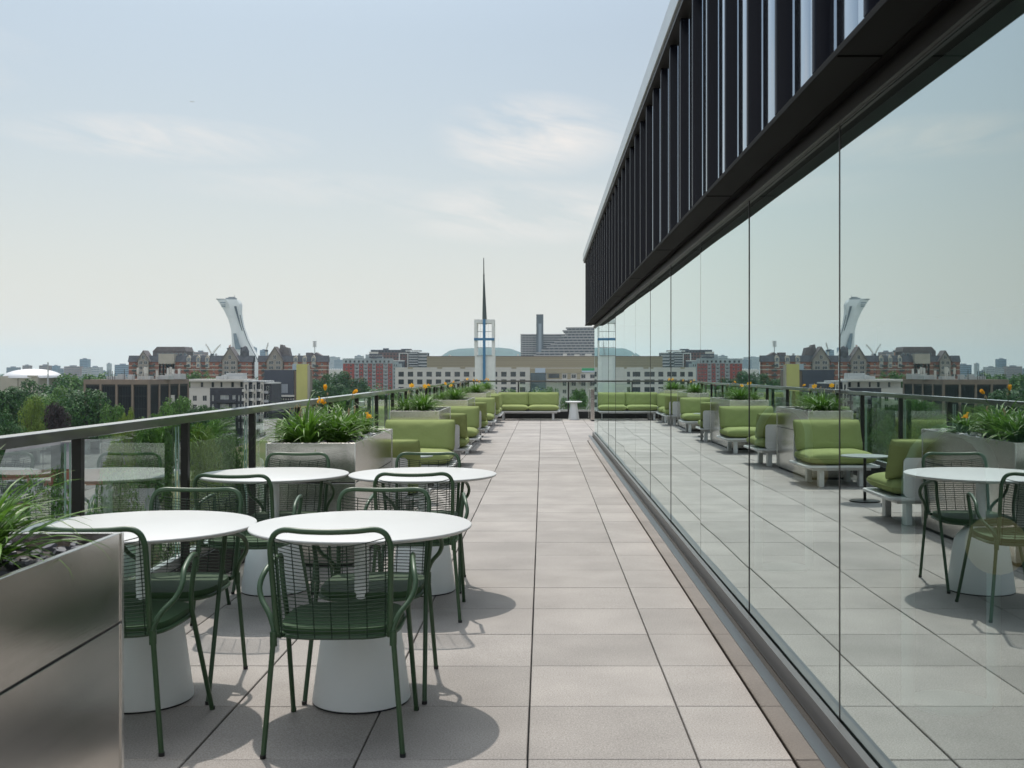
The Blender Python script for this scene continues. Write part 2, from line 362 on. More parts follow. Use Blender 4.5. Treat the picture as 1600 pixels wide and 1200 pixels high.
# far rail: local x along -X..., outward +Y  -> rotation 0, starts at left corner
balustrade('terrace_railing', 'dark glass railing closing the far end of the terrace behind the green sofa', (-2.15, DEND+0.12), 12.2, 0,
           [0.55+(at(810, 31.5)+2.15)-0.55, at(888, 31.5)+2.15] + [at(888, 31.5)+2.15+1.47*k for k in range(1, 7)], None)

# ------------------------------------------------------------------ glass pavilion
pav = root('glass_pavilion', (0, 0, 0), 0, 'penthouse with mirror glass wall under black ribbed metal cladding', 'building')
Y0 = -9.0
# ribbed cladding : profile per module along y
prof = []
y = Y0; XF = 0.83; XB = 0.880; P = 0.528
y = Y0 + ((6.95-Y0) % P)-P
while y < BEND-0.06:
    seq = [(0.000, XF), (0.006, XF-0.004), (0.036, XF-0.004), (0.040, XF), (0.044, XB), (0.12, XB+.004), (0.25, XB-0.004), (0.262, XB+.006), (0.275, XB-.004), (0.44, XB-0.012), (0.455, XB-.002), (0.470, XB-0.012), (0.520, XB)]
    for dy, x in seq:
        if Y0 <= y+dy <= BEND: prof.append((x, y+dy))
    y += P
prof.append((XB, BEND))
k = MB(); z0, z1 = 2.30, 3.535
vs = []; fs = []
for x, yy in prof: vs += [(x, yy, z0), (x, yy, z1)]
for i in range(len(prof)-1): fs.append((2*i, 2*i+1, 2*i+3, 2*i+2))
k.add(vs, fs)
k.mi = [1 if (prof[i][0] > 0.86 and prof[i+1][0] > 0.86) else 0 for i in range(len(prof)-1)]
k.box(0.945, 10, Y0, BEND, z0, z1)
m_clad = mat('black_ribbed_steel', (0.008, 0.009, 0.015), 0.17, metal=0.0, spec=0.12)
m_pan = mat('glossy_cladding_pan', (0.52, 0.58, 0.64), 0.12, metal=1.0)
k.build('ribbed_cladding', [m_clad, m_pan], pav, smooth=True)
m_cop = mat('pale_coping_metal', (0.46, 0.50, 0.52), 0.35, metal=0.5, var=0.04)
k = MB().box(0.785, 10.05, Y0, BEND+0.06, 3.536, 3.675); k.build('coping', m_cop, pav, bevel=0.004)
MB().box(0.80, 0.94, Y0, BEND+0.04, 3.500, 3.535).build('drip_edge', m_dark, pav)
k = MB(); k.box(0.825, 0.955, Y0, BEND+0.02, 2.275, 2.296); k.box(0.975, 1.06, Y0, BEND+0.02, 2.290, 2.302); k.build('soffit', mat('soffit_metal', (0.008, 0.0075, 0.007), 0.65, spec=0.06), pav, bevel=0.002)
k = MB()
for i in range(0, 10):
    yy = 0.6+2.41*i; k.box(0.83, 0.953, yy, yy+0.012, 2.2735, 2.2755)
k.build('soffit_joint', mat('joint_black', (0.003, 0.003, 0.003), 1.0, spec=0.0), pav)  # near-black matte strip at each panel joint
k = MB(); k.box(0.990, 1.003, Y0, BEND, 2.222, 2.262); k.box(1.006, 1.06, Y0, BEND, 2.2225, 2.2905); k.build('head_frame', m_dark, pav)
k = MB(); k.box(0.898, 0.902, Y0, BEND+0.1, -0.03, 0.128); k.build('kick_plate', m_steel2, pav)
k = MB(); k.box(0.898, 0.945, Y0, BEND+0.1, 0.128, 0.135); k.build('ledge', mat('ledge_metal', (0.085, 0.09, 0.095), 0.35, metal=0.5), pav, bevel=0.001)
k = MB(); k.box(0.9455, 0.985, Y0, BEND+0.1, 0.118, 0.126); k.build('gutter', mat('gutter_metal', (0.12, 0.105, 0.09), 0.25, metal=0.6), pav)
k = MB(); k.box(0.975, 1.004, Y0, BEND+0.05, 0.128, 0.205); k.box(1.016, 1.06, Y0, BEND+0.05, 0.128, 0.203); k.build('sill', mat('sill_metal', (0.12, 0.115, 0.11), 0.4, metal=0.5), pav, bevel=0.0015)
# panes
joints = [3.647+1.602*i for i in range(-7, 11)] + [BEND]
for a, c in zip(joints[:-1], joints[1:]):
    nx, nz = 14, 8; yaw = rnd.uniform(-0.0019, 0.0019); bow = rnd.uniform(-0.0010, 0.0014); tw = rnd.uniform(-.0005, .0005)
    if a < 3: yaw = bow = tw = 0
    vs = []; fs = []
    for i in range(nx+1):
        for j in range(nz+1):
            u = i/nx; v = j/nz; yy = a+0.004+(c-a-0.008)*u
            x = GX + yaw*(u-.5)*(c-a) + bow*sin(pi*u)*(0.4+0.6*sin(pi*v)) + tw*sin(2*pi*u)*(v-.5)
            vs.append((x, yy, 0.19+v*2.06))
    for i in range(nx):
        for j in range(nz): q = i*(nz+1)+j; fs.append((q, q+1, q+nz+2, q+nz+1))
    MB().add(vs, fs).build('glass_pane', m_pane, pav, smooth='full')
for a in joints[:-1]:
    MB().box(1.0085, 1.0145, a-0.004, a+0.004, 0.206, 2.2215).build('pane_joint', m_dark, pav)
# interior
m_in = mat('interior_dark_floor', (0.10, 0.10, 0.095), 0.5, var=0.2, scale=1.0)
MB().box(1.06, 10, Y0, BEND, -0.02, 0.02).build('floor', m_in, pav)
MB().box(1.061, 10, Y0, BEND, 2.291, 2.302).build('ceiling', mat('white_ceiling', (0.75, 0.78, 0.76), 0.8), pav)
MB().box(6.5, 6.6, Y0, BEND, 0.02, 2.29).build('back_wall', mat('interior_wall', (0.30, 0.36, 0.34), 0.8, var=0.1), pav)
k = MB(); k.box(1.03, 10, BEND-0.05, BEND, 0.02, 2.29); k.box(1.03, 10, Y0, Y0+0.05, 0.02, 2.29); k.build('end_wall', m_dark, pav)
m_glow = bpy.data.materials.new('warm_globe'); m_glow.use_nodes = True
pg = m_glow.node_tree.nodes['Principled BSDF']; pg.inputs['Base Color'].default_value = (0.35, 0.31, 0.24, 1); pg.inputs['Emission Color'].default_value = (1.0, 0.66, 0.30, 1); pg.inputs['Emission Strength'].default_value = 0.16
m_arch = mat('frosted_arch', (0.80, 0.86, 0.84), 0.4)
def arch_lamp(yy, label):
    o = root('arch_lamp', (1.80, yy, 0.02), 0, label, 'lamp', 'arched lamps inside the glass wall')
    pts = [(-0.30, 0, 0.0), (-0.30, 0, 0.5), (-0.30, 0, 0.92)] + [(-0.125-0.175*cos(a), 0, 0.92+0.21*sin(a)) for a in [pi*i/10 for i in range(1, 10)]] + [(0.05, 0, 0.92), (0.05, 0, 0.5), (0.05, 0, 0)]
    MB().tube(pts, 0.028, 10).build('arch_frame', m_arch, o, smooth=True)
    MB().lathe([(0.001, 0), (0.16, 0), (0.16, 0.015), (0.001, 0.015)], -0.125).build('foot_plate', m_arch, o, smooth=True)
    pr = [(max(0.12*cos(t), 0.001), 0.655+0.12*sin(t)) for t in [(-pi/2+pi*i/14) for i in range(15)]]
    MB().lathe(pr, 0.06).build('globe', m_glow, o, smooth=True)
    return o
arch_lamp(4.4, 'arched lamp with warm round globe glimpsed behind the nearest glass pane')
arch_lamp(7.45, 'arched lamp with warm globe glimpsed behind the glass further along')

# ------------------------------------------------------------------ tables
def round_table(x, y, label):
    o = root('round_table', (x, y, 0), 0, label, 'table', 'round white terrace tables')
    k = MB(); k.lathe([(0.001, 0.716), (0.40, 0.716), (0.452, 0.723), (0.463, 0.729), (0.466, 0.735), (0.464, 0.7388), (0.461, 0.740), (0.001, 0.740)], seg=96)
    k.build('table_top', m_white, o, smooth=True)
    k = MB(); k.lathe([(0.03, 0.40), (0.03, 0.716)], seg=24); k.build('column', m_base, o, smooth=True)
    k = MB(); k.lathe([(0.001, 0.008), (0.204, 0.008), (0.205, 0.012), (0.1705, 0.262), (0.160, 0.318), (0.148, 0.345), (0.095, 0.402), (0.075, 0.412), (0.001, 0.413)], seg=72); k.build('base', m_base, o, smooth=True)
    k = MB(); k.lathe([(0.001, 0.0), (0.200, 0.0), (0.2015, 0.0078), (0.001, 0.0078)], seg=60); k.build('foot_ring', m_black, o, smooth=True)
    return o
t0 = round_table(-0.766, 4.54, 'nearest round white table on the open walkway side')
for x, y, l in ((-1.690, 4.54, 'round white table beside the railing just past the foreground planter'),
                (-0.758, 6.80, 'round white table on the walkway side of the second row, near the first sofas'),
                (-1.700, 6.80, 'round white table by the railing in front of the second steel planter')):
    dup(t0, (x, y, 0), 0, label=l)

# ------------------------------------------------------------------ chairs
def make_chair(label):
    o = root('wire_armchair', (0, 0, 0), 0, label, 'chair', 'green wire armchairs round the tables')
    tr = 0.0098
    for s in (-1, 1):
        MB().tube([(s*.250, -.272, 0), (s*.213, -.262, .447)], tr, 10).build('leg', m_green, o, smooth=True)
        MB().tube([(s*.250, .262, 0), (s*.236, .062, .462)], tr, 10).build('leg', m_green, o, smooth=True)
        MB().tube(smoothpath([(s*.213, -.262, .425), (s*.216, -.258, .465), (s*.236, -.236, .51), (s*.272, -.196, .555), (s*.286, -.166, .60), (s*.276, -.120, .645), (s*.262, -.02, .672), (s*.257, .035, .676),
                              (s*.256, .056, .664), (s*.252, .050, .62), (s*.243, .046, .54), (s*.236, .062, .462)], 4), tr*1.04, 10).build('armrest', m_green, o, smooth=True)
        MB().lathe([(0.013, 0.40), (0.0135, 0.452)], s*.2145, -.2625, 12).build('leg_sleeve', m_green, o, smooth=True)
        for yy, xx in ((-.272, .250), (.262, .250)):
            MB().lathe([(0.011, 0.0), (0.0115, 0.014)], s*xx, yy, 10).build('foot_cap', m_black, o, smooth=True)
    # back frame, arching inverted U
    W = 0.2125
    pts = [(-.192, -.215, .432), (-.199, -.248, .436), (-.203, -.262, .470), (-.208, -.290, .60), (-W, -.322, .745), (-W+.004, -.330, .785), (-W+.020, -.336, .815), (-W+.055, -.341, .829)]
    top = [(-.09, -.358, .826), (0, -.364, .824), (.09, -.358, .826)]
    pts = pts + top + [(-x, y_, z) for x, y_, z in pts[::-1]]
    MB().tube(smoothpath(pts, 4), 0.0105, 10).build('back_frame', m_green, o, smooth=True)
    k = MB(); nr = 27
    def S(u, v):
        z = .432+.372*v; yb = -.252-.080*v
        bow = .058*(1-u*u)*(0.75+0.25*v)
        hw = .199+.012*v
        return (hw*u, yb-bow, z-.030*(1-u*u)*v*v)
    for i in range(nr):
        v = i/(nr-1); k.tube([S(u/8, v) for u in range(-8, 9)], 0.0018, 4)
    for j in range(7):
        u = -.93+1.86*j/6; k.tube([S(u, v/8) for v in range(0, 9)], 0.0020, 4)
    k.build('wire_backrest', m_wire, o)
    # seat sheet, rounded and dished
    k = MB(); n = 28; ring = []
    def sp(a, p): return math.copysign(abs(a)**p, a)
    for a in range(n):
        t = 2*pi*a/n; ring.append((.222*sp(cos(t), .55), -.012+.232*sp(sin(t), .6)))
    vs = []; fs = []
    rr = [1.0, .985, .8, .5, .2]; dz = [.444, .456, .452, .447, .445]
    for q, z in zip(rr, dz): vs += [(x*q, -.012+(y_+.012)*q, z) for x, y_ in ring]
    nb = len(vs); vs += [(x*.985, y_*.985, .430) for x, y_ in ring]
    for i in range(4): fs += [(i*n+a, i*n+(a+1) % n, (i+1)*n+(a+1) % n, (i+1)*n+a) for a in range(n)]
    fs.append(tuple(4*n+a for a in range(n))); fs += [(nb+a, nb+(a+1) % n, (a+1) % n, a) for a in range(n)]; fs.append(tuple(nb+a for a in range(n))[::-1])
    k.add(vs, fs); k.build('seat', m_seat, o, smooth=True)
    k = MB(); k.tube([(x*1.0, y_*1.0, .424) for x, y_ in ring], 0.0085, 8, closed=True); k.build('seat_frame', m_green, o, smooth=True)
    return o
chair_specs = [(-.760, 4.125, 1.5, 'green wire armchair nearest the camera with its back to us, at the nearest round table'),
    (-.745, 4.735, 180.5, 'green wire armchair facing us on the far side of the nearest walkway table'),
    (-1.615, 4.150, -2.0, 'green wire armchair partly hidden behind the foreground steel planter'),
    (-1.640, 4.735, 179, 'green wire armchair facing us beyond the railing side front table'),
    (-.715, 6.19, 2.0, 'green wire armchair with its back to us at the second row walkway table'),
    (-.772, 6.96, 181, 'green wire armchair at the second row walkway table, just before the first sofa'),
    (-1.640, 6.10, -5.0, 'green wire armchair with its back to us at the second row railing table'),
    (-1.672, 6.94, 178, 'green wire armchair squeezed between the far railing table and the steel planter')]
c0 = make_chair(chair_specs[0][3]); c0.location = (chair_specs[0][0], chair_specs[0][1], 0); c0.rotation_euler = (0, 0, R(chair_specs[0][2]))
for x, y, a, l in chair_specs[1:]: dup(c0, (x, y, 0), R(a), label=l)

# ------------------------------------------------------------------ planters, chips and daylilies
PW0, PW1, PH = -1.952, -1.328, 0.88
def planter(x0, x1, y0, y1, label, deep=0.05):
    cx, cy = (x0+x1)/2, (y0+y1)/2; w, l = (x1-x0)/2, (y1-y0)/2
    o = root('steel_planter', (cx, cy, 0), 0, label, 'planter', 'rectangular steel planters of daylilies')
    t = 0.018; gz = 0.598
    for (za, zb, nm) in ((0.03, gz-.004, 'lower_panel'), (gz+.004, PH, 'upper_panel')):
        k = MB(); k.box(-w, w, -l, -l+t, za, zb); k.box(-w, w, l-t, l, za, zb); k.box(-w, -w+t, -l+t, l-t, za, zb); k.box(w-t, w, -l+t, l-t, za, zb)
        k.build(nm, m_steel, o, bevel=0.002)
    MB().box(-w+.006, w-.006, -l+.006, l-.006, gz-.0039, gz+.0039).build('shadow_gap', m_black, o)
    MB().box(-w+.02, w-.02, -l+.02, l-.02, 0, .0299).build('plinth', m_black, o)
    # corner trim
    k = MB()
    for sx in (-1, 1):
        for sy in (-1, 1): k.box(sx*w-.004+(0.0025 if sx > 0 else -.0025), sx*w+.004+(0.0025 if sx > 0 else -.0025)-(0.002 if sx > 0 else -.002), sy*l-.016, sy*l+.001, .031, PH-.001)
    k.build('corner_trim', mat('bright_trim', (0.72, 0.72, 0.71), 0.25, metal=1.0), o)
    k = MB(); n = 16; m_ = max(16, int((y1-y0)*12)); vs = []; fs = []
    for i in range(n+1):
        for j in range(m_+1):
            vs.append((-w+t+.0005+(2*w-2*t-.001)*i/n, -l+t+.0005+(2*l-2*t-.001)*j/m_, PH-deep+rnd.uniform(-.012, .012)))
    for i in range(n):
        for j in range(m_): q = i*(m_+1)+j; fs.append((q, q+m_+1, q+m_+2, q+1))
    k.add(vs, fs); k.build('soil', m_soil, o, smooth=True)
    return o
def chip(k, x, y, z, s, flat=0.35):
    n = 6; a0 = rnd.uniform(0, 6.28); q = []
    for i in range(n):
        a = a0+2*pi*i/n; r = s*rnd.uniform(.55, 1.0); q.append((r*cos(a), r*sin(a)*.7))
    M_ = Matrix.Rotation(rnd.uniform(0, 6.28), 4, 'Z') @ Matrix.Rotation(rnd.uniform(-.45, .45), 4, 'X') @ Matrix.Rotation(rnd.uniform(-.4, .4), 4, 'Y')
    h = s*flat
    vs = [M_ @ Vector((a, c, -h/2)) for a, c in q]+[M_ @ Vector((a*.8, c*.8, h/2)) for a, c in q]
    k.add([(v.x+x, v.y+y, v.z+z) for v in vs], [tuple(range(n))[::-1], tuple(range(n, 2*n))]+[(i, (i+1) % n, n+(i+1) % n, n+i) for i in range(n)])
def chips(x0, x1, y0, y1, n, s, label, m_, z=PH-.035):
    k = MB()
    for i in range(n): chip(k, rnd.uniform(x0+.04, x1-.04), rnd.uniform(y0+.04, y1-.04), z+rnd.uniform(-.01, .012), s*rnd.uniform(.5, 1.2))
    o = k.build('stone_chips', m_); tag(o, label, 'stones', kind='stuff'); return o
def leaves_mesh(n, Lm, seed, wid=.0112, seg=9):
    rr = random.Random(seed); k = MB()
    for i in range(n):
        az = rr.uniform(0, 2*pi); L_ = Lm*rr.uniform(.55, 1.1); wv = wid*rr.uniform(.7, 1.25)
        el = R(rr.uniform(28, 84)); bend = R(rr.uniform(60, 150))*(.6+.4*(el/R(86))); tw = rr.uniform(-.3, .3)
        bx, by = rr.gauss(0, .022), rr.gauss(0, .022); vs = []; rad = 0; z = 0
        for j in range(seg+1):
            t = j/seg; a = az+tw*t*t; x = bx+rad*cos(a); y_ = by+rad*sin(a); ww = wv*(1-t**3)*(.65+.35*sin(pi*min(1, t*1.4)))+.0006
            nx, ny = -sin(a), cos(a)
            vs += [(x-nx*ww, y_-ny*ww, z+ww*.45), (x, y_, z), (x+nx*ww, y_+ny*ww, z+ww*.45)]
            e_ = el-bend*t**1.6; rad += L_/seg*cos(e_); z += L_/seg*sin(e_)
        z0 = min(v[2] for v in vs)
        fs = []
        for j in range(seg):
            q = 3*j; fs += [(q, q+1, q+4, q+3), (q+1, q+2, q+5, q+4)]
        k.add(vs, fs)
    return k
def flower_mesh(s=.055, openness=1.0):
    k = MB()
    for p in range(6):
        a = 2*pi*p/6; vs = []; W_ = s*(.42 if p % 2 else .34)
        for j in range(6):
            t = j/5; r = s*(.08+openness*1.0*t**1.6); z = s*(1.45*t-.55*openness*t**3); ww = W_*sin(pi*min(.97, .12+.80*t))
            nx, ny = -sin(a), cos(a)
            vs += [(r*cos(a)-nx*ww, r*sin(a)-ny*ww, z-.004*sin(9*t)), (r*cos(a), r*sin(a), z-.003), (r*cos(a)+nx*ww, r*sin(a)+ny*ww, z+.004*sin(9*t))]
        fs = []
        for j in range(5): q = 3*j; fs += [(q, q+1, q+4, q+3), (q+1, q+2, q+5, q+4)]
        k.add(vs, fs)
    return k
LEAF = [leaves_mesh(120, .46, 11), leaves_mesh(95, .40, 12), leaves_mesh(130, .43, 13), leaves_mesh(60, .40, 14)]
LEAF = [k_.build('leaves', m_leaf, None, smooth='full') for k_ in LEAF]
LMESH = [o.data for o in LEAF]
for o in LEAF: bpy.data.objects.remove(o)
fo = flower_mesh(.036).build('flower', m_petal, None, smooth='full'); FM = fo.data; bpy.data.objects.remove(fo)
fo = flower_mesh(.036, .28).build('flower', m_petal, None, smooth='full'); FM2 = fo.data; bpy.data.objects.remove(fo)
k = MB(); k.lathe([(.001, 0), (.0045, .008), (.005, .018), (.0015, .034)], 0, 0, 8); fo = k.build('bud', m_bud, None, smooth=True); BM_ = fo.data; bpy.data.objects.remove(fo)
def daylily(x, y, z, s, var, rz, stalks, label):
    """stalks: list of (dx, dy, height, kind, tilt, azimuth)"""
    o = root('daylily', (x, y, z), 0, label, 'plant', 'orange daylilies growing in the planters')
    lv = link('leaves', LMESH[var], o); lv.scale = (s, s, s); lv.rotation_euler = (0, 0, rz)
    for dx, dy, h, kd, tilt, azm in stalks:
        k = MB(); pts = smoothpath([(dx*.05, dy*.05, 0), (dx*.3, dy*.3, h*.5), (dx, dy, h)], 4); k.tube(pts, [.0034]*4+[.0022]*(len(pts)-4), 6)
        if kd != 'f1': k.tube([(dx*.75, dy*.75, h*.8), (dx*.75+.025, dy*.75-.02, h*.90)], .0018, 5)
        st = k.build('flower_stalk', m_stalk, o, smooth=True)
        def put(me, nm, px_, py_, pz_, sc_=1.0, tl=tilt, a=azm):
            f = link(nm, me, st); f.location = (px_, py_, pz_); f.rotation_euler = (tl*cos(a), tl*sin(a), a); f.scale = (sc_,)*3
        if kd in ('f', 'f1'): put(FM, 'flower', dx, dy, h)
        elif kd == 'c': put(FM2, 'flower', dx, dy, h)
        if kd in ('f', 'b', 'c'):
            for q in range(3 if kd == 'b' else 2): put(BM_, 'bud', dx*.75+.025+rnd.uniform(-.012, .012), dy*.75-.02+rnd.uniform(-.01, .01), h*(.88 if kd != 'b' else .9)+rnd.uniform(0, .05), rnd.uniform(.7, 1.2), rnd.uniform(-.6, .6))
            if kd == 'b': put(BM_, 'bud', dx, dy, h, 1.1)
    return o
ZS = PH-.045
# P1 foreground
planter(PW0, PW1, 0.95, 3.39, 'large brushed steel planter cut off by the left edge in the foreground')
chips(PW0, PW1, 1.6, 3.39, 420, .034, 'dark slate chips covering the soil of the foreground planter', m_slate)
daylily(-1.55, 2.94, ZS, .84, 0, .4, [(-.06, .10, .26, 'b', .2, 1.0)], 'lush daylily clump at the left edge in the foreground planter')
daylily(-1.72, 2.84, ZS, .9, 2, 1.9, [(.05, .05, .34, 'b', .3, 2)], 'daylily clump behind the lush one in the foreground planter')
daylily(-1.64, 2.62, ZS, .8, 2, 2.9, [], 'daylily clump mostly out of frame at the near end of the foreground planter')
daylily(-1.80, 3.02, ZS, .9, 1, 2.9, [(0, .05, .36, 'b', .3, 2)], 'daylily clump at the back of the foreground planter, against the railing')
# P2
planter(PW0, PW1, 7.60, 9.47, 'brushed steel planter with orange blooms behind the second row of tables')
chips(PW0, PW1, 7.6, 9.47, 380, .034, 'dark slate chips in the planter behind the second row of tables', m_slate)
k = MB()
for i in range(46): chip(k, rnd.uniform(-1.50, -1.36), rnd.uniform(8.35, 9.3), PH-.018+rnd.uniform(-.01, .02), rnd.uniform(.02, .04), .7)
tag(k.build('white_stones', m_peb), 'pale stones heaped at the right side of the planter with orange blooms', 'stones', kind='stuff')
P2 = [(-1.72, 7.80, 1.0, 0, .2, [(.04, .20, .32, 'f', 1.1, -2.2), (.10, .22, .315, 'c', 1.1, -.6)], 'daylily clump at the front left of the planter with orange blooms'),
      (-1.53, 7.98, .95, 2, 1.4, [(.06, .14, .24, 'b', .2, .3)], 'daylily clump at the front right of the planter with orange blooms'),
      (-1.86, 8.02, .85, 1, 2.2, [(-.02, -.05, .25, 'b', .3, .5), (.04, .02, .22, 'b', .1, .5), (.0, .1, .27, 'b', .1, 1.5)], 'daylily clump with pale seed heads beside the railing in the bloom planter'),
      (-1.58, 8.50, .95, 2, .9, [(.06, .10, .375, 'c', 1.0, .6), (.10, -.05, .24, 'b', .1, .9)], 'middle daylily clump with a tall orange trumpet in the bloom planter'),
      (-1.74, 8.72, .9, 0, 3.2, [(-.02, -.04, .40, 'c', .15, .1)], 'middle daylily clump on the railing side of the bloom planter'),
      (-1.50, 8.95, .85, 1, 5.2, [(.075, -.26, .175, 'f1', .75, -2.0)], 'daylily clump with a wide open yellow orange bloom near the white stones')]
for x, y, s, v, rz, stk, lab in P2: daylily(x, y, ZS, s, v, rz, stk, lab)
far = [(13.75, 15.45, 'third'), (18.95, 21.0, 'fourth'), (25.1, 27.3, 'fifth'), (29.65, 31.25, 'last')]
desc = {'third': ('plain steel planter behind the first green sofa', 'first sofa'), 'fourth': ('steel planter between the second and third seating bays', 'second seating bay'),
        'fifth': ('steel planter between the third and fourth seating bays', 'third seating bay'), 'last': ('small looking steel planter in the far left corner of the terrace', 'fourth seating bay')}
pos_words = ('nearest', 'middle', 'railing side', 'rearmost')
for ya, yb, nm in far:
    planter(PW0, PW1, ya, yb, desc[nm][0])
    chips(PW0, PW1, ya, yb, 160, .034, 'dark slate chips in the planter just past the '+desc[nm][1], m_slate)
    ln = yb-ya
    for q, (fx, fy, s, v) in enumerate(((.62, .14, .9, 0), (.55, .42, .85, 2), (.20, .30, .85, 1), (.45, .78, .85, 2))):
        stk = []
        if q in (1, 2, 3): stk = [(rnd.uniform(-.1, .1), rnd.uniform(-.1, .1), rnd.uniform(.27, .36), rnd.choice(['f', 'c', 'f1']), rnd.uniform(.5, 1.3), rnd.uniform(-2, 2)), (rnd.uniform(-.1, .1), rnd.uniform(-.1, .1), rnd.uniform(.24, .32), 'b', .2, .5)]
        daylily(PW0+fx*(PW1-PW0), ya+fy*ln, ZS, s, v, rnd.uniform(0, 6), stk, pos_words[q]+' daylily clump in the planter just past the '+desc[nm][1])
planter(1.345, 2.2, 29.9, 31.2, 'steel planter end peeking out past the corner of the glass wall')
for q, x in enumerate((1.50, 1.85)): daylily(x, 30.4+.3*q, ZS, .32, 3, q, [], ('low yellow green plant at the left end' if q == 0 else 'low yellow green plant at the hidden right end')+' of the planter past the glass corner')

# ------------------------------------------------------------------ sofas
def rounded(x0, x1, z0, z1, r, n=5):
    pts = []
    for cx, cz, a in ((x1-r, z0+r, -pi/2), (x1-r, z1-r, 0), (x0+r, z1-r, pi/2), (x0+r, z0+r, pi)):
        for i in range(n+1): t = a+pi/2*i/n; pts.append((cx+r*cos(t), cz+r*sin(t)))
    return pts
def make_sofa(seats, label):
    o = root('garden_sofa', (0, 0, 0), 0, label, 'sofa', 'green cushioned sofas along the terrace' if seats == 1 else None)
    W = .44*seats
    k = MB(); k.prism(rounded(-W-.035, W+.035, -.42, .42, .05), .232, .262); k.build('seat_tray', m_wframe, o, bevel=.006)
    MB().box(-W+.06, W-.06, -.34, .34, .196, .2315).build('seat_frame', m_wframe, o, bevel=.004)
    for sx in (-1, 1):
        for sy in (-1, 1):
            MB().box(sx*(W-.17)-.03, sx*(W-.17)+.03, sy*.29-.05, sy*.29+.05, 0, .1955).build('leg', m_wframe, o, bevel=.006)
    k = MB(); k.prism(rounded(-W+.02, W-.10 if seats == 1 else W-.02, .2625, .615, .04), -.415, -.385, axis='y'); k.build('back_panel', m_wframe, o, bevel=.004)
    for i in range(seats):
        cx = (i-(seats-1)/2)*.872
        MB().cushion(cx, .03, .345, .90, .80, .165, n=30).build('seat_cushion', m_cush, o, smooth='full')
        k = MB(); k.cushion(cx, -.27, .590, .905, .385, .20, flat=False, lean=-.085, n=30, sag=.035)
        k.build('back_cushion', m_cush, o, smooth='full')
    return o
SX = -1.545
s0 = make_sofa(1, 'single green sofa facing us in the first seating bay, right behind the bloom planter')
s0.location = (SX, 13.22, 0); s0.rotation_euler = (0, 0, pi)
bays = [(9.98, 0, 'green sofa backing onto the bloom planter, facing away from us'),
        (15.96, 0, 'green sofa with white back slab just past the third planter, facing away'),
        (18.42, pi, 'green sofa facing us in the second seating bay'),
        (21.50, 0, 'green sofa facing away in the third seating bay, past the fourth planter'),
        (24.60, pi, 'green sofa facing us in the third seating bay'),
        (27.80, 0, 'green sofa facing away in the small fourth seating bay'),
        (29.16, pi, 'green sofa facing us in the small fourth seating bay')]
for y, a, l in bays: dup(s0, (SX, y, 0), a, label=l)
s2 = make_sofa(2, 'wide two seat green sofa against the far railing'); s2.location = (-.41, 30.75, 0); s2.rotation_euler = (0, 0, pi)
# second two-seater hidden round the corner is left out: the photo shows only its mirror image
o = root('side_table', (at(896.5, 30.85), 30.85, 0), 0, 'small white pedestal side table beside the far sofa', 'table')
MB().lathe([(.001, .475), (.13, .475), (.235, .500), (.243, .512), (.243, .522), (.235, .526), (.001, .526)]).build('table_top', m_base, o, smooth=True)
MB().lathe([(.001, 0), (.162, 0), (.163, .01), (.105, .38), (.10, .474), (.001, .474)]).build('base', m_base, o, smooth=True)
m_gt = mat('grey_green_top', (0.30, 0.34, 0.32), 0.3)
o = root('coffee_table', (-1.42, 11.45, 0), 0, 'thin dark round coffee table in the first seating bay', 'table')
MB().lathe([(.001, .478), (.245, .478), (.25, .484), (.25, .490), (.001, .492)]).build('table_top', m_gt, o, smooth=True)
MB().lathe([(.016, .02), (.016, .477)], seg=16).build('stem', m_dark, o, smooth=True)
MB().lathe([(.001, 0), (.16, 0), (.16, .012), (.001, .019)]).build('foot_plate', m_dark, o, smooth=True)
o = root('coffee_table', (-1.42, 22.9, 0), 0, 'thin dark round coffee table in the third seating bay', 'table')
MB().lathe([(.001, .478), (.245, .478), (.25, .484), (.25, .490), (.001, .492)]).build('table_top', m_gt, o, smooth=True)
MB().lathe([(.016, .02), (.016, .477)], seg=16).build('stem', m_dark, o, smooth=True)
MB().lathe([(.001, 0), (.16, 0), (.16, .012), (.001, .019)]).build('foot_plate', m_dark, o, smooth=True)
# ------------------------------------------------------------------ the city below
def ground_mat():
    m = bpy.data.materials.new('city_ground'); m.use_nodes = True; t = m.node_tree; p = t.nodes['Principled BSDF']; p.inputs['Roughness'].default_value = 0.95
    tcn = t.nodes.new('ShaderNodeTexCoord'); n = t.nodes.new('ShaderNodeTexNoise'); n.inputs['Scale'].default_value = 0.012; n.inputs['Detail'].default_value = 8
    t.links.new(tcn.outputs['Object'], n.inputs['Vector'])
    rp = t.nodes.new('ShaderNodeValToRGB'); rp.color_ramp.elements[0].position = 0.42; rp.color_ramp.elements[1].position = 0.60
    rp.color_ramp.elements[0].color = (0.055, 0.085, 0.03, 1); rp.color_ramp.elements[1].color = (0.20, 0.18, 0.15, 1)
    t.links.new(n.outputs['Fac'], rp.inputs[0]); t.links.new(rp.outputs[0], p.inputs['Base Color']); return m
MB().add([(-9000, -3000, G-.02), (9000, -3000, G-.02), (9000, 9000, G-.02), (-9000, 9000, G-.02)], [(0, 1, 2, 3)]).build('ground', ground_mat(), kind='structure')
m_asph = mat('asphalt', (0.075, 0.075, 0.078), 0.9, var=0.25, scale=0.08)
m_lot = mat('pale_concrete_lot', (0.30, 0.28, 0.25), 0.9, var=0.2, scale=0.08)
m_lawn = mat('lawn_grass', (0.075, 0.115, 0.03), 0.95, c2=(0.20, 0.17, 0.085), scale=0.035, detail=6)
def flat(nm, poly, z, m_): MB().add([(x, y, z) for x, y in poly], [tuple(range(len(poly)))]).build(nm, m_, kind='structure')
